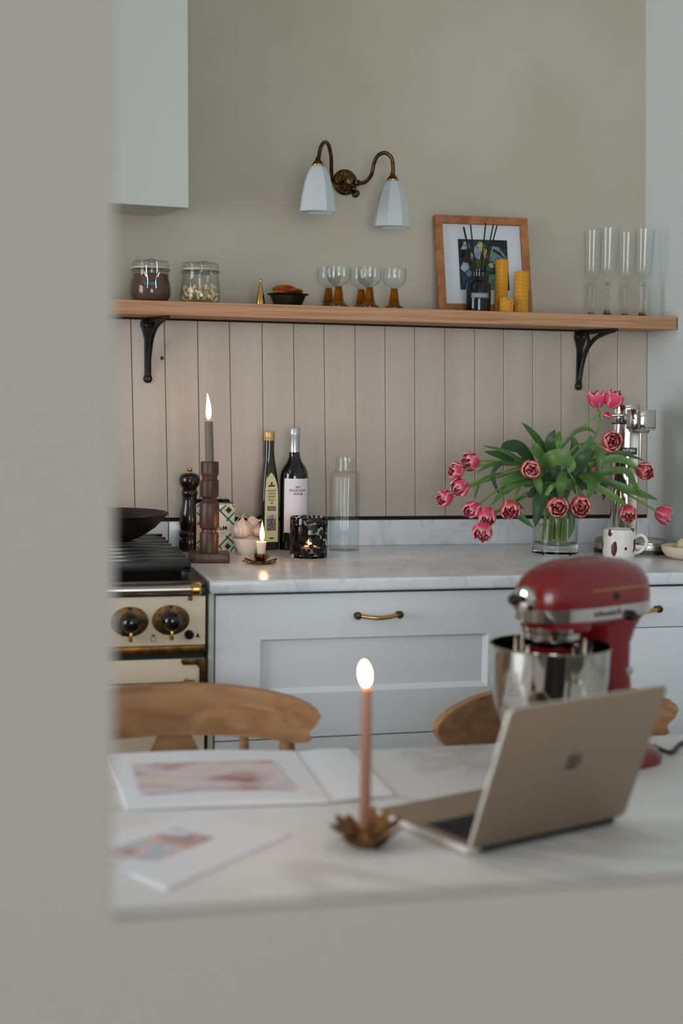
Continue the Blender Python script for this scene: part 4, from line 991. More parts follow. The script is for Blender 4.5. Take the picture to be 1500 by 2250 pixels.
BLOOMS = [  # centre px, depth, radius px, direction, stem waypoints, material, label
 (1311,874,-.25,20,V3((-.10,-.15,1)),[(1312,893,-.25),(1317,930,-.24),(1303,965,-.24),(1280,1010,-.24)],'petal_pink','upright pink tulip at the very top, left of the drooping-petalled one'),
 (1349,876,-.27,21,V3((.30,-.25,.9)),[(1333,892,-.27),(1290,930,-.26),(1237,978,-.25)],'petal_pink','topmost-right pink tulip before the chrome soda maker, one petal dropping'),
 (1342,970,-.33,23,T+V3((.10,0,.12)),[(1322,975,-.30),(1275,976,-.26),(1245,1005,-.25)],'petal_red','open double tulip facing forward just left of the soda maker nameplate'),
 (1415,1036,-.30,20.5,T*.8+V3((.45,0,-.15)),[(1398,1030,-.28),(1340,1008,-.26),(1270,1030,-.25)],'petal_red','dark pink tulip rightmost at mid height, in front of the white side wall'),
 (1380,1127,-.34,20.5,T*.8+V3((0,0,-.55)),[(1366,1106,-.32),(1322,1072,-.28),(1270,1060,-.25)],'petal_red','nodding dark pink tulip right above the splashed mug'),
 (1459,1130,-.31,19,V3((.90,-.35,-.25)),[(1443,1124,-.31),(1372,1082,-.29),(1312,1048,-.27),(1270,1045,-.25)],'petal_pink','pink tulip farthest to the right, on a long stem beyond the mug'),
 (1276,1110,-.36,23.5,T+V3((.12,0,-.25)),[(1268,1088,-.34),(1262,1060,-.30),(1245,1040,-.26)],'petal_red','open tulip at the vase rim, right one of the front pair'),
 (1224,1114,-.37,24,T+V3((-.05,0,-.12)),[(1228,1095,-.34),(1238,1070,-.30),(1230,1050,-.26)],'petal_red','open tulip at the vase rim, left one of the front pair'),
 (1167,1031,-.36,22,T+V3((0,0,0)),[(1178,1030,-.33),(1196,1025,-.29),(1205,1050,-.26)],'petal_red','open tulip facing forward in the middle of the leaves, left of the broad leaf'),
 (1120,1118,-.34,22,T*.8+V3((-.08,0,-.55)),[(1128,1100,-.32),(1150,1062,-.29),(1195,1062,-.26)],'petal_red','nodding open tulip left of the vase, just above the splashback line'),
 (1069,1134,-.32,20,V3((-.35,-.5,-.65)),[(1083,1124,-.31),(1120,1115,-.30),(1180,1080,-.26)],'petal_pink','pink tulip in the low left cluster, between its two neighbours'),
 (1060,1169,-.34,21,T*.6+V3((-.2,0,-.65)),[(1068,1152,-.30),(1100,1118,-.28),(1180,1075,-.26)],'petal_pink','lowest pink tulip of all, hanging over the marble at left'),
 (1037,1119,-.30,19,V3((-.80,-.4,-.35)),[(1051,1110,-.29),(1100,1072,-.28),(1190,1040,-.25)],'petal_pink','pink tulip at the upper left of the low left cluster'),
 (1010,1071,-.29,19,V3((-.75,-.4,-.45)),[(1024,1066,-.29),(1070,1050,-.28),(1160,1028,-.25)],'petal_pink','pink tulip below its twin in the far left upright pair'),
 (1001,1034,-.28,18,V3((-.95,-.3,.08)),[(1017,1036,-.28),(1045,1024,-.27),(1160,1020,-.25)],'petal_pink','pink tulip with one deep pink side petal, upper of the far left pair'),
 (1032,1015,-.26,19.5,V3((-.95,-.28,.02)),[(1047,1014,-.26),(1100,1013,-.26),(1180,1025,-.25)],'petal_pink','highest pink tulip on the left side, turned left on a level stem'),
 (976,1094,-.27,18.5,V3((-.85,-.35,-.15)),[(992,1087,-.27),(1006,1081,-.27),(1070,1056,-.26),(1170,1035,-.24)],'petal_pink','pink tulip farthest to the left of the bouquet'),
 (1302,1040,-.20,19,V3((.5,.3,.4)),[(1296,1048,-.21),(1270,1052,-.23)],'petal_pink','pink tulip almost hidden behind the leaves right of the vase'),
]
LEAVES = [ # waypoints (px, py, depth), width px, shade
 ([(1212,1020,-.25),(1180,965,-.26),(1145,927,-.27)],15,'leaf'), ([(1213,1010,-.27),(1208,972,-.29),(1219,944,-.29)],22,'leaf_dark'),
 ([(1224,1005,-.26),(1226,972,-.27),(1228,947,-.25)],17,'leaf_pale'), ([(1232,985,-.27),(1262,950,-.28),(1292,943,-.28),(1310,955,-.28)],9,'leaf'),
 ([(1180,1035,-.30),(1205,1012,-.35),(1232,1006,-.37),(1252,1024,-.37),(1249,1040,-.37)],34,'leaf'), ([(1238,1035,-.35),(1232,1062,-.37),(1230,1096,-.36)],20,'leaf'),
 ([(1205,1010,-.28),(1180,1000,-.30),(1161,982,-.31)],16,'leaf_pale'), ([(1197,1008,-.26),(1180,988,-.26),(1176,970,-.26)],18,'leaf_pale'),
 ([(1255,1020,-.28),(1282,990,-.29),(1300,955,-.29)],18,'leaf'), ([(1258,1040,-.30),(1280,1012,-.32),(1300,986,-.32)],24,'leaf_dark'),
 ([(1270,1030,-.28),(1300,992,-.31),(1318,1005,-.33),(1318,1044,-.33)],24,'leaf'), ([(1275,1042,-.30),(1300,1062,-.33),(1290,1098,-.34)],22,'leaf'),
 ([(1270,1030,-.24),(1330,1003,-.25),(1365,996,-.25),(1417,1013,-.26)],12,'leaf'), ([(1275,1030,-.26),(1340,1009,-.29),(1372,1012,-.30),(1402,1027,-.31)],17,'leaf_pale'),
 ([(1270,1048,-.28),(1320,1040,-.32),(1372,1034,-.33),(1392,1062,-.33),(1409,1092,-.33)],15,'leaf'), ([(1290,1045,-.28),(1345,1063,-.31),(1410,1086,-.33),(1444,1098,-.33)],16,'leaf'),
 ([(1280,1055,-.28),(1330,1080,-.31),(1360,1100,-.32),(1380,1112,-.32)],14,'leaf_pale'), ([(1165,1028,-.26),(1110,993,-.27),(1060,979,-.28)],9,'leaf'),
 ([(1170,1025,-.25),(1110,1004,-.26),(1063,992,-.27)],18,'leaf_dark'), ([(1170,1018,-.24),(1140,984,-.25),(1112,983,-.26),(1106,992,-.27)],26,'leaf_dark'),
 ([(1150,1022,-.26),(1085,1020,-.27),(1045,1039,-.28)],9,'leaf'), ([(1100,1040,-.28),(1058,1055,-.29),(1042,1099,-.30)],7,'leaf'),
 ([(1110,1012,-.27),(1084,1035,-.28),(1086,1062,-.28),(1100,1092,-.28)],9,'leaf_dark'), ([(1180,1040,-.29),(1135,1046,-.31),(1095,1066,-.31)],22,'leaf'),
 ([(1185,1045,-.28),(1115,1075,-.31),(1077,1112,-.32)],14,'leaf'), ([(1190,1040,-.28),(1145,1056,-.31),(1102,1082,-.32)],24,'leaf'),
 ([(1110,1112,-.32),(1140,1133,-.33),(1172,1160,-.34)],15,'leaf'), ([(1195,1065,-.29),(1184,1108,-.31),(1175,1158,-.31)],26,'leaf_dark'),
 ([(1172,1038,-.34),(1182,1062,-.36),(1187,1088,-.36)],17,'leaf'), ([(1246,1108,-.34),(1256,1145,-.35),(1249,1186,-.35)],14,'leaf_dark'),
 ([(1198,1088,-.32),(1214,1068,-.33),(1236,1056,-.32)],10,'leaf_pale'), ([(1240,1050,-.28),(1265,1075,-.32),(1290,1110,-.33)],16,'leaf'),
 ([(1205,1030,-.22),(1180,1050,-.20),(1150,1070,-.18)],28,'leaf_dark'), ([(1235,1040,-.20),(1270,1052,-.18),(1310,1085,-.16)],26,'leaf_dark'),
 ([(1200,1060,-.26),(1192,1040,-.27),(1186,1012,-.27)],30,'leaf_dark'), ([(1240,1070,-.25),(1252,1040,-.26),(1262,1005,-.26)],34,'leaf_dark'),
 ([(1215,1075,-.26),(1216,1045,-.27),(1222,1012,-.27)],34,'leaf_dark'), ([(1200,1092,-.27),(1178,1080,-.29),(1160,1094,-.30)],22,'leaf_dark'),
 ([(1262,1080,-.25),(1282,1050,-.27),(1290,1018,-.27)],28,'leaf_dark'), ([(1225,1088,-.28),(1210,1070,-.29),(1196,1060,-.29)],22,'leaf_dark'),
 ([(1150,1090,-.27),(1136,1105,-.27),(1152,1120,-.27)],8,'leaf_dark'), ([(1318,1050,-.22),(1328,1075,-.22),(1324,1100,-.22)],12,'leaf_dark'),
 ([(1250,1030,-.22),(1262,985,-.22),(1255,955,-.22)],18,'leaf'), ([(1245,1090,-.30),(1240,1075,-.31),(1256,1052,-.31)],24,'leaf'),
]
tul = []
rnd = random.Random(11)
for bi, (px, py, Y, rp_, d, way, mt, lab) in enumerate(BLOOMS):
    a = 2*pi*bi/len(BLOOMS)*3.1; fr_ = rnd.uniform(.25, .8); base = V3((vc.x+vr*.75*fr_*cos(a), VY+vr*.75*fr_*sin(a), CT+tb+.006))
    t_ = thing('tulip', lab, 'tulip', base, 0, 'pink tulips in the glass vase'); tul.append((t_, base))
    cen = PY(px, py, Y); R_ = rp_*mpp(cen)*(1.10 if mt == 'petal_pink' else 1.02); d = d.normalized(); start = cen - d*R_*.95
    mid = V3((vc.x+vr*.45*cos(a+.6), VY+vr*.45*sin(a+.6), CT+vh*.95))
    path = [base, (base+mid)/2 + V3((0,0,.01)), mid] + [PY(*w) for w in reversed(way)] + [start + d*R_*.08]
    sp_ = spline(path, 6)
    MB().tube([p-base for p in sp_], .0027, 8).build('stem', 'stem', t_)
    b = link('bloom', core_me, t_)
    z = d; x = z.orthogonal().normalized(); y = z.cross(x)
    rot = Matrix((x, y, z)).transposed() @ Matrix.Rotation(rnd.uniform(0, 6.28), 3, 'Z')
    b.matrix_local = Matrix.Translation(start-base) @ rot.to_4x4() @ Matrix.Diagonal((R_, R_, R_, 1))
    for wi, (pmesh, n) in enumerate(PET[mt]):
        for j in range(n):
            p_ = link('petal', pmesh, b); s_ = rnd.uniform(.92, 1.06)
            p_.rotation_euler = (rnd.uniform(-.07,.07), rnd.uniform(-.10,.10), 2*pi*j/n + wi*.55 + rnd.uniform(-.12,.12)); p_.scale = (s_, s_, rnd.uniform(.90, 1.05))
    if bi == 1:
        p_ = link('petal', PET[mt][0][0], b); p_.rotation_euler = (0, 1.5, 2.2)
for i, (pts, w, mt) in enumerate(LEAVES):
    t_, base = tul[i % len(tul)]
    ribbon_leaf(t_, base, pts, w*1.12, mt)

# ---------------------------------------------------------------- soda maker
mY = -.165; mc = PY(1364, 1205, mY); k = mpp(mc)
so = thing('soda_maker', 'polished steel soda maker in the corner behind the tulips', 'appliance', (mc.x, mY, CT), -facing(mc))
Zm = lambda py, y=mY, px=1364: PY(px, py, y).z-CT
L_ = lambda px: (px-1364)*k
def stadium(x0, x1, y0, y1, r, n=7):
    out = []
    for cx_, cy_, a0 in ((x1-r,y0+r,-pi/2),(x1-r,y1-r,0),(x0+r,y1-r,pi/2),(x0+r,y0+r,pi)):
        out += [(cx_+r*cos(a0+pi/2*j/n), cy_+r*sin(a0+pi/2*j/n)) for j in range(n+1)]
    return out
bp = stadium(L_(1306), L_(1466), -.125, .075, .05)
MB().prism(bp, lambda a, b, d: (a, b, d), 0, .008).build('base_foot', 'black_plastic', so, smooth=30)
MB().prism([(a*.985, b*.985) for a, b in bp], lambda a, b, d: (a, b, d), .008, .024).build('base', 'brushed', so, bevel=.002)
MB().prism(stadium(L_(1380), L_(1452), -.110, -.02, .03), lambda a, b, d: (a, b, d), .024, .0265).build('drip_tray', 'steel', so, smooth=30)
col = stadium(L_(1334), L_(1396), -.030, .034, .0295)
MB().prism(col, lambda a, b, d: (a, b, d), .024, Zm(932)).build('column', 'mirror_steel', so, smooth=30)
MB().prism([(a*.99, b*.99) for a, b in col], lambda a, b, d: (a, b, d), Zm(932), Zm(930)).build('seam', 'black_plastic', so, smooth=30)
MB().prism(col, lambda a, b, d: (a, b, d), Zm(930), Zm(888)).build('column_head', 'mirror_steel', so, smooth=30, bevel=.003)
MB().box((L_(1375), -.0312, .03), (L_(1394), -.0302, Zm(936))).build('front_strip', 'brushed', so, bevel=.0003)
hx_ = L_(1397); hy_ = -.072; hr_ = 31*k; zh0, zh1 = Zm(943, mY-.06), Zm(899, mY-.06)
MB().lathe([(0,zh0),(hr_*.97,zh0),(hr_,zh0+.003),(hr_,zh1-.002),(hr_*.97,zh1),(0,zh1+.001)], 48, (hx_, hy_, 0)).build('nozzle_head', 'mirror_steel', so)
MB().lathe([(hr_*1.002,zh0+.0045),(hr_*1.004,zh0+.0045),(hr_*1.004,zh0+.006),(hr_*1.002,zh0+.006)], 48, (hx_, hy_, 0)).build('head_seam', 'black_plastic', so)
MB().box((L_(1378), -.06, zh0+.006), (hx_, -.02, zh1-.006)).build('head_link', 'mirror_steel', so, bevel=.004)
MB().lathe([(0,zh0-.008),(hr_*.55,zh0-.008),(hr_*.62,zh0-.002),(hr_*.62,zh0),(0,zh0)], 32, (hx_, hy_, 0)).build('collar', 'brushed', so)
MB().tube([(hx_, hy_, zh0-.006), (hx_, hy_, Zm(1003, mY-.06))], .0030, 10).build('nozzle_tube', 'steel', so)
MB().lathe([(0,0),(.0085,0),(.0085,.010),(.007,.012),(0,.012)], 24, (L_(1368), -.030, Zm(917)), Matrix.Rotation(pi/2, 3, 'X')).build('lever_hub', 'brushed', so)
MB().tube([(L_(1368), -.03, Zm(912)), (L_(1345), -.034, Zm(912)), (L_(1318), -.034, Zm(914))], [.004,.004,.005], 10).build('lever', 'steel', so)
pl_ = MB().box((L_(1354), -.0330, Zm(997)), (L_(1391), -.0314, Zm(982))).build('name_plate', 'black_plastic', so, bevel=.0004)
text_part('brand_lettering', 'aarke', .0125, lambda x, y: V3((L_(1374)+x, -.0333, Zm(987.5)+y)), 'label_white', pl_, bold=.01, space=1.1)
text_part('lettering', 'SWEDEN', .0030, lambda x, y: V3((L_(1374)+x, -.0333, Zm(993.3)+y)), 'ink_pale', pl_)

# mug with brown splashes
gY = -.325; cx = 1359; c = PY(cx, 1220, gY); k = mpp(c)
mu = thing('splashed_mug', 'white pottery mug spattered with brown glaze beside the soda maker', 'mug', (c.x, gY, CT), -facing(c)); H = PY(cx, 1162, gY).z-CT; r = 35.5*k
MB().lathe([(0,0),(r*.92,0),(r*.98,.003),(r,.010),(r,H-.001),(r-.001,H),(r-.003,H),(r-.0038,H-.002),(r-.0038,.006),(0,.005)], 48).build('cup', 'splash_ceramic', mu)
MB().tube(spline([(r-.002,-.004,H*.72),(r+.012,-.008,H*.82),(r+.024,-.010,H*.66),(r+.022,-.009,H*.40),(r+.008,-.006,H*.20),(r-.002,-.004,H*.16)], 6), .0042, 10).build('handle', 'splash_ceramic', mu)

# beige dish with brush
dY = -.385; dc = PY(1512, 1222, dY); k = mpp(dc); dr = 60*k; H = PY(1512, 1200, dY).z-CT
di = thing('pottery_dish', 'beige pottery dish at the right edge of the worktop', 'dish', (dc.x, dY, CT))
MB().lathe([(0,0),(dr*.60,0),(dr*.82,.006),(dr*.96,H*.6),(dr,H),(dr*.96,H+.001),(dr*.90,H*.6),(dr*.72,.008),(0,.006)], 48).build('bowl', 'beige_ceramic', di)
br = thing('dish_brush', 'cream-bristled wooden brush resting in the beige pottery dish', 'brush', (dc.x-.004, dY, CT+.0085))
MB().lathe([(0,0),(.020,0),(.024,.008),(.022,.012),(0,.013)], 24, (-.002,.008,0)).build('wooden_head', 'dark_wood', br)
MB().lathe([(0,.013),(.021,.013),(.024,.020),(.023,.030),(.016,.038),(0,.040)], 30, (.002,.004,0), rib=(15,.03)).build('bristles', 'bristle', br)

# ---------------------------------------------------------------- table
TZ = .70
ta = thing('table', 'long off-white table in the foreground behind the low partition', 'table', (.65, -1.53, 0))
MB().box((-.95, -.43, TZ-.032), (1.0, .405, TZ)).build('tabletop', 'table_top', ta, bevel=.006)
MB().box((-.85, -.35, TZ-.12), (.90, .335, TZ-.0325)).build('apron', 'frame_paint', ta, smooth=0)
for sx in (-.83, .86):
    for sy in (-.34, .31): MB().lathe([(0,0),(.022,0),(.026,.03),(.020,.06),(.030,.25),(.034,.48),(.028,.52),(.036,.56),(.036,TZ-.12),(0,TZ-.12)], 20, (sx, sy, 0)).build('leg', 'frame_paint', ta)

# ---------------------------------------------------------------- papers on the table
def sheet(name, mat, corners, z0, z1, parent, base, bow=0.0, nx=10):
    a, b, c_, d = [V3((p[0], p[1], 0)) for p in corners]      # a near-left, b near-right, c far-right, d far-left
    rows = []
    m = MB()
    def pt(u, v, z): q = a.lerp(b, u).lerp(d.lerp(c_, u), v); return V3((q.x, q.y, z + bow*sin(pi*u))) - V3(base)
    vs = [pt(i/nx, v, z1) for v in (0, 1) for i in range(nx+1)] + [pt(i/nx, v, z0)-V3((0,0,bow*sin(pi*i/nx))) for v in (0, 1) for i in range(nx+1)]
    n = nx+1; fs = []
    for i in range(nx): fs += [(i, i+1, n+i+1, n+i), (2*n+i, 3*n+i, 3*n+i+1, 2*n+i+1), (i, 2*n+i, 2*n+i+1, i+1), (n+i, n+i+1, 3*n+i+1, 3*n+i)]
    fs += [(0, n, 3*n, 2*n), (nx, 2*n+nx, 3*n+nx, n+nx)]
    return m.add(vs, fs).build(name, mat, parent, smooth=30)
bA, bB, bC, bD = PZ(278,1783,TZ), PZ(720,1768,TZ), PZ(645,1660,TZ), PZ(238,1668,TZ)
bE, bF = PZ(862,1750,TZ), PZ(765,1650,TZ)
bk = thing('open_book', 'open picture book lying on the table behind the foreground candle', 'book', (bA.x, bA.y, TZ)); base = (bA.x, bA.y, TZ)
sheet('cover', 'paper_edge', [bA, bE, bF, bD], TZ, TZ+.002, bk, base)
pg = sheet('page_block', 'paper', [bA, bB, bC, bD], TZ+.0022, TZ+.008, bk, base, .004)
sheet('page_block', 'paper', [bB, bE, bF, bC], TZ+.0022, TZ+.0045, bk, base, .003)
lp = lambda u, v: bA.lerp(bB, u).lerp(bD.lerp(bC, u), v)
sheet('printed_picture', 'print_landscape', [lp(.09,.16), lp(.86,.16), lp(.84,.74), lp(.10,.74)], TZ+.0118, TZ+.0122, pg, base, 0.0)
cA, cB, cC, cD = PZ(365,1957,TZ), PZ(635,1838,TZ), PZ(440,1786,TZ), PZ(150,1860,TZ)
lf = thing('printed_leaflet', 'white printed leaflet lying askew at the near left of the table', 'leaflet', (cA.x, cA.y, TZ)); base = (cA.x, cA.y, TZ)
pg = sheet('sheet', 'paper', [cA, cB, cC, cD], TZ, TZ+.003, lf, base)
lp = lambda u, v: cA.lerp(cB, u).lerp(cD.lerp(cC, u), v)
sheet('printed_picture', 'print_figures', [lp(-.02,.34), lp(.68,.40), lp(.66,.78), lp(-.02,.74)], TZ+.003, TZ+.0033, pg, base)

# ---------------------------------------------------------------- candle in the foreground
fp = PZ(800, 1858, TZ); k = mpp(fp)
fo = thing('leaf_candle_holder', 'bronze candle holder of crumpled leaves on the table', 'candle holder', (fp.x, fp.y, TZ))
rnd = random.Random(5)
MB().lathe([(0,0),(.016,0),(.020,.004),(.013,.010),(.0095,.016),(.0095,.026),(.0082,.026),(.0082,.012),(0,.012)], 24).build('cup', 'bronze_leaf', fo)
for j in range(11):
    a = 2*pi*j/11+rnd.uniform(-.1,.1); L_ = rnd.uniform(.036,.045); ca, sa = cos(a), sin(a); rows = []; lift = rnd.uniform(.020,.034)
    for i in range(8):
        t = i/7; ww = (.013*sin(pi*min(.12+t*.84, 1))**.6); rr_ = .008+L_*t; zz_ = .004+lift*t**1.3+.003*sin(6*t+j)
        rows.append([V3((rr_*ca-ww*sa*s, rr_*sa+ww*ca*s, zz_+.005*abs(s)*sin(3*t+j)+dz)) for s, dz in ((-1,0),(-.4,.002),(.4,.001),(1,.001),(1,-.0005),(.4,-.0012),(-.4,-.0004),(-1,-.0012))])
    MB().loft(rows).build('leaf', 'bronze_leaf', fo)
tc_ = thing('taper_candle', 'lit dusty-pink taper candle in the bronze leaf holder on the table', 'candle', (fp.x, fp.y, TZ+.0122))
top = PY(806, 1512, fp.y); off = top.x-fp.x; hh_ = top.z-TZ-.0122
MB().tube([(0,0,0),(off*.5,0,hh_*.5),(off,0,hh_-.004),(off,0,hh_)], [.0078,.0072,.0064,.005], 20).build('wax', 'wax_pink', tc_)
MB().tube([(off,0,hh_),(off-.001,0,hh_+.008)], .0009, 6).build('wick', 'wick', tc_)
MB().lathe(flame_profile(.0070, .033, .62), 24, (off-.001,0,hh_+.003), Matrix.Rotation(-.12, 3, 'Y')).build('flame', 'flame', tc_)

# ---------------------------------------------------------------- laptop
LL, LR = PZ(1027, 1876, TZ+.004), PZ(1365, 1800, TZ+.004)
u = (LR-LL); u.z = 0; LW = u.length; u.normalize(); nb = V3((-u.y, u.x, 0)); DEP = .205
lt = thing('laptop', 'open slim metallic laptop seen from behind its lid on the table', 'laptop', (LL.x, LL.y, TZ), math.atan2(u.y, u.x))
MB().prism(stadium(0, LW, 0, DEP, .010, 4), lambda a, b, d: (a, b, d), .002, .011).build('base', 'laptop_edge', lt, bevel=.001)
deck = MB().prism(stadium(.002, LW-.002, .002, DEP-.002, .010, 4), lambda a, b, d: (a, b, d), .0111, .0115).build('deck', 'laptop_alu', lt)
kx = (LW-.044)/13
kb = MB().box((.018, .018, .01155), (LW-.018, .112, .0118)).build('keyboard_well', 'laptop_keys', lt, smooth=0)
kme = MB().box((0,0,0), (kx*.88, .0145, .0012)).mesh('key', 'laptop_keys', 0)
for r_ in range(5):
    for c_i in range(13):
        o = link('key', kme, kb); o.location = (.022+c_i*kx, .021+r_*.0178, .0118)
MB().box((LW*.31, .122, .01155), (LW*.69, DEP-.012, .0118)).build('trackpad', 'laptop_alu', lt, smooth=0)
for xx in (.03, LW-.03):
    for yy in (.02, DEP-.02): MB().lathe([(0,0),(.007,0),(.007,.002),(0,.002)], 12, (xx, yy, 0)).build('foot', 'black_plastic', lt)
be = radians(20); LH = .212
Lf = lambda a, d, h: V3((a, -h*sin(be) - d*cos(be), .0085 + h*cos(be) - d*sin(be)*0 + .002))
lid = MB().prism(stadium(0, LW, 0, LH, .010, 4), lambda a, b, d: Lf(a, d, b), 0, .0055).build('lid', 'laptop_alu', lt, bevel=.001)
MB().prism(stadium(.003, LW-.003, .006, LH-.003, .008, 4), lambda a, b, d: Lf(a, d, b), -.0008, -.0001).build('screen', 'black_gloss', lid)
MB().prism(stadium(-.0006, LW+.0006, -.0006, LH+.0006, .0105, 4), lambda a, b, d: Lf(a, d, b), -.0007, .0042).build('lid_edge', 'laptop_edge', lid)
MB().box((.02, -.006, .004), (LW-.02, .001, .0125)).build('hinge', 'laptop_keys', lt, bevel=.002)
ap = []
for j in range(40):
    q = 2*pi*j/40; rr_ = .015*(1+.05*cos(2*q)) * (1-.16*max(0, cos(q-pi/2))**8 - .08*max(0, cos(q+pi/2))**8)
    x, y = rr_*cos(q)*.95, rr_*sin(q)
    if hypot(x+.0165, y-.001) < .0065:                        # the bite, on the left as the picture is reversed
        dx, dy = x+.0165, y-.001; s_ = .0065/max(1e-6, hypot(dx, dy)); x, y = -.0165+dx*s_, .001+dy*s_
    ap.append((x, y))
lg = MB().prism(ap, lambda a, b, d: Lf(LW/2+a, d, LH*.53+b), .0055, .0058)
lg.prism([(-.0012*0-.001, .0175), (-.0045,.0195), (-.0065,.0235), (-.003,.0225), (-.0005,.0195)], lambda a, b, d: Lf(LW/2+a, d, LH*.53+b), .0055, .0058)
lg.build('lid_emblem', 'laptop_logo', lid, smooth=0)

# ---------------------------------------------------------------- stand mixer
rim = PZ(1210, 1417, TZ+.205); ax = radians(24)
mxr = thing('stand_mixer', 'red stand mixer with steel bowl and chrome band behind the laptop', 'mixer', (rim.x, rim.y, TZ), ax)
k = mpp(rim); br_ = 132.5*k
MB().lathe([(0,.030),(br_*.52,.030),(br_*.54,.034),(br_*.56,.042),(br_*.80,.072),(br_*.93,.110),(br_*.975,.160),(br_*.985,.203),(br_*1.012,.205),(br_*1.012,.2065),(br_*.975,.2065),(br_*.965,.160),(br_*.92,.112),(br_*.79,.075),(br_*.50,.040),(0,.040)], 64).build('bowl', 'mirror_steel', mxr)
MB().tube(spline([(-.035,-br_*.95,.165),(-.045,-br_*1.12,.168),(-.05,-br_*1.25,.130),(-.045,-br_*1.10,.092),(-.035,-br_*.90,.095)], 5), [.0045]*21, 8).build('bowl_handle', 'steel', mxr)
# foot
ft = stadium(-.085, .225, -.080, .080, .060, 7)
MB().loft([[V3((a*s+.03*(1-s), b*s, z)) for a, b in ft] for s, z in ((1.0,0),(1.0,.010),(.95,.022),(.80,.030))]).build('foot', 'red_enamel', mxr)
def ell(a, zc, hh, ww, n=28, p=2.5):
    out = []
    for j in range(n):
        q = 2*pi*j/n; cq, sq_ = cos(q), sin(q); dd = (abs(cq)**p+abs(sq_)**p)**(1/p); out.append(V3((a, ww*cq/dd, zc+hh*sq_/dd)))
    return out
# column rises from the foot behind the bowl
def hring(z, x0, x1, ww):
    return [V3((p[0], p[1], z)) for p in stadium(x0, x1, -ww, ww, min(ww, (x1-x0)/2)*.9, 5)]
MB().loft([hring(.022,.106,.212,.060), hring(.05,.112,.184,.050), hring(.10,.112,.168,.043), hring(.16,.104,.159,.041), hring(.20,.094,.160,.043), hring(.224,.084,.176,.046), hring(.242,.080,.190,.048)]).build('column', 'red_enamel', mxr)
MB().lathe([(0,0),(.008,0),(.008,.004),(.005,.006),(0,.006)], 16, (.140,-.0405,.155), Matrix.Rotation(pi/2, 3, 'X')).build('speed_lock', 'steel', mxr)
secs = [(-.0615,.279,.010,.010),(-.059,.279,.022,.022),(-.050,.279,.035,.035),(-.032,.280,.046,.046),(-.006,.281,.054,.053),(.03,.282,.0585,.058),(.07,.282,.0590,.0585),(.10,.282,.0585,.058),(.150,.280,.055,.055),(.178,.277,.048,.049),(.193,.274,.035,.038),(.199,.272,.013,.015)]
MB().loft([ell(*s_) for s_ in secs]).build('motor_head', 'red_enamel', mxr)
bandr = []
for f_, z in ((1.006,.246),(1.012,.250),(1.012,.266),(1.006,.270)):
    pass
def hull(scale, z):                       # outline of the head at height z, walked round
    L_, Rr = [], []
    for a, zc, hh, ww in secs:
        q = max(0, 1-(abs(z-zc)/hh)**2.5); w = ww*q**(1/2.5) if q > 0 else 0
        if w > .004: L_.append((a, -w*scale)); Rr.append((a, w*scale))
    ax0 = L_[0][0]-.004; ax1 = L_[-1][0]+.004
    return [V3((a, b, z)) for a, b in [(ax0, -.003)] + L_ + [(ax1, -.003), (ax1, .003)] + list(reversed(Rr)) + [(ax0, .003)]]
zb0, zb1 = .248, .268
n0, n1 = hull(1.014, zb0), hull(1.014, zb1)
if len(n0) != len(n1): n0 = [V3((p.x, p.y, zb0)) for p in n1]
MB().loft([n0, n1]).build('chrome_band', 'mirror_steel', mxr, smooth=50)
MB().lathe([(0,.206),(.042,.206),(.044,.209),(.044,.217),(.047,.219),(.047,.228),(.050,.231),(.050,.236),(0,.236)], 40, (.000,0,0)).build('planetary_ring', 'mirror_steel', mxr)
MB().lathe([(0,.230),(.052,.230),(.054,.233),(.054,.250),(0,.250)], 40, (.016,0,0)).build('head_underside', 'red_enamel', mxr)
MB().lathe([(0,.175),(.030,.175),(.034,.180),(.034,.206),(0,.206)], 28, (0,0,0)).build('beater_drive', 'red_enamel', mxr)
MB().tube([(-.005,-.008,.05),(-.005,-.008,.175)], .006, 12).build('beater_shaft', 'steel', mxr)
MB().lathe([(0,0),(.019,0),(.021,.004),(.019,.008),(.019,.016),(.012,.019),(0,.019)], 28, (-.057,0,.283), Matrix.Rotation(-pi/2, 3, 'Y')).build('hub_cap', 'mirror_steel', mxr)
MB().lathe([(0,0),(.0035,0),(.0035,.010),(.008,.012),(.0085,.020),(.006,.024),(0,.024)], 18, (-.074,-.004,.285), Matrix.Rotation(-pi/2, 3, 'Y')).build('hub_knob', 'black_plastic', mxr)
MB().lathe([(0,0),(.0085,0),(.0085,.008),(.006,.012),(0,.012)], 18, (.120,-.056,.250), Matrix.Rotation(pi/2, 3, 'X')).build('speed_knob', 'black_plastic', mxr)
MB().lathe([(0,0),(.006,0),(.006,.003),(0,.003)], 14, (.085,-.0575,.283), Matrix.Rotation(pi/2, 3, 'X')).build('screw_cover', 'black_plastic', mxr)
MB().tube([(.03,-.0582,.295),(.10,-.0572,.2955),(.165,-.0520,.294)], .0013, 6).build('trim_line', 'bright_brass', mxr)
text_part('brand_lettering', 'KitchenAid', .014, lambda x, y: V3((.066+x, -.0595, .258+y)), 'ink', mxr, bold=.01)
p0 = V3((.222, -.03, .016)); inv = (Matrix.Translation(V3((rim.x, rim.y, TZ))) @ Matrix.Rotation(ax, 4, 'Z')).inverted()
cw = [inv @ V3((*PZ(px, py, TZ)[:2], TZ+.004)) for px, py in ((1500,1637),(1560,1632))]
MB().tube(spline([p0, V3((.245,-.05,.006))] + cw, 6), .0040, 8).build('power_cord', 'black_plastic', mxr)

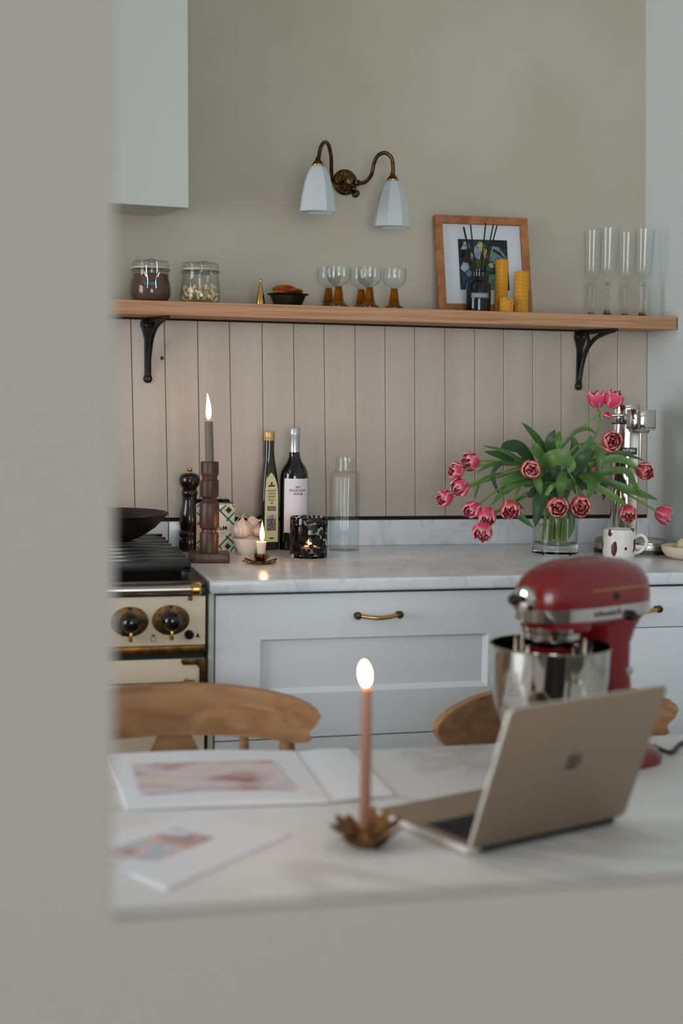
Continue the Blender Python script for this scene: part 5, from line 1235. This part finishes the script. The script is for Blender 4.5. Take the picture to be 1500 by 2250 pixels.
# ---------------------------------------------------------------- chairs
def chair(px, Y, label, rz, sc):
    c = PY(px, 1560, Y); k = mpp(c)*sc
    ch = thing('farmhouse_chair', label, 'chair', (c.x, Y, 0), rz, 'pine chairs behind the table')
    half = [(0,1503),(60,1503.5),(120,1506),(200,1515),(255,1527),(290,1540),(306,1552),(311,1564),(303,1582),(288,1597),(289,1605),(293,1614),(283,1622),(262,1625),(200,1619),(120,1615),(60,1613),(0,1612)]
    zz = lambda py: PY(px, py, Y).z
    xy = [(dx*k, zz(py)) for dx, py in half]
    full = xy + [(-x, z) for x, z in reversed(xy[1:-1])]
    bend = lambda x: -.055*(x/.24)**2
    # solid crest cut to the outline, sliced so it can curve in plan
    bm_ = bmesh.new(); bm_.faces.new([bm_.verts.new((x, 0, z)) for x, z in full])
    xm_ = max(x for x, z in xy)
    for i in range(1, 24):
        bmesh.ops.bisect_plane(bm_, geom=bm_.verts[:]+bm_.edges[:]+bm_.faces[:], plane_co=(xm_*(i/12-1), 0, 0), plane_no=(1, 0, 0))
    ex = bmesh.ops.extrude_face_region(bm_, geom=bm_.faces[:])
    for v in [g_ for g_ in ex['geom'] if isinstance(g_, bmesh.types.BMVert)]: v.co.y += .022
    for v in bm_.verts: v.co.y += bend(v.co.x)-.011
    bmesh.ops.recalc_face_normals(bm_, faces=bm_.faces)
    ed = [e for e in bm_.edges if len(e.link_faces) == 2 and e.calc_face_angle(0) > 1.2 and abs(e.verts[0].co.y-e.verts[1].co.y) < .018]
    bmesh.ops.bevel(bm_, geom=ed, offset=.005, segments=3, profile=.6, affect='EDGES', clamp_overlap=True)
    for f_ in bm_.faces: f_.smooth = True
    me = bpy.data.meshes.new('crest_rail'); bm_.to_mesh(me); bm_.free(); me.set_sharp_from_angle(angle=radians(40)); me.materials.append(MATS['pine'])
    link('crest_rail', me, ch)
    zlo = zz(1616); SEAT = .43
    def turned(x, r, name):
        y = bend(x)*.7; H = zlo+.006-SEAT
        prf = [(r*.8,0),(r*1.1,.02),(r*.8,.06),(r*1.0,H*.35),(r*1.35,H*.55),(r*.8,H*.68),(r*1.2,H*.72),(r*.7,H*.78),(r*.95,H*.9),(r*.75,H)]
        MB().lathe([(0,0)] + prf + [(0,H)], 16, (x, y, SEAT)).build(name, 'pine', ch)
    for s in (-1, 1):
        turned(s*245*k, .015, 'back_post'); turned(s*152*k, .0095, 'spindle')
    H = zlo+.004-SEAT
    spl = [(-.030,0),(-.022,H*.2),(-.040,H*.45),(-.030,H*.68),(-.046,H*.86),(-.030,H*.98),(-.028,H),(.028,H),(.030,H*.98),(.046,H*.86),(.030,H*.68),(.040,H*.45),(.022,H*.2),(.030,0)]
    MB().prism(spl, lambda a, b, d: (a, d, SEAT+b), -.006, .006).build('splat', 'pine', ch, bevel=.002)
    MB().prism(stadium(-.215, .215, -.36, .03, .06, 6), lambda a, b, d: (a, b, d), SEAT-.032, SEAT).build('seat', 'pine', ch, bevel=.006)
    for sx in (-1, 1):
        for sy, y in (('f', -.31), ('b', -.02)):
            MB().tube([(sx*.175, y, SEAT-.032), (sx*.185, y*1.02, .30), (sx*.195, y+(-.02 if sy == 'f' else .02), .14), (sx*.205, y+(-.03 if sy == 'f' else .03), 0)], [.020,.016,.022,.014], 14).build('leg', 'pine', ch)
        MB().tube([(sx*.192, -.33, .17), (sx*.192, 0, .17)], [.010,.010], 10).build('stretcher', 'pine', ch)
    MB().tube([(-.192, -.165, .17), (.192, -.165, .17)], .010, 10).build('stretcher', 'pine', ch)
chair(384, -.955, 'pine farmhouse chair at left with a pale curved crest rail', radians(-4), 1.0)
chair(1192, -.975, 'pine farmhouse chair partly hidden behind the red mixer and laptop', radians(8), .96)
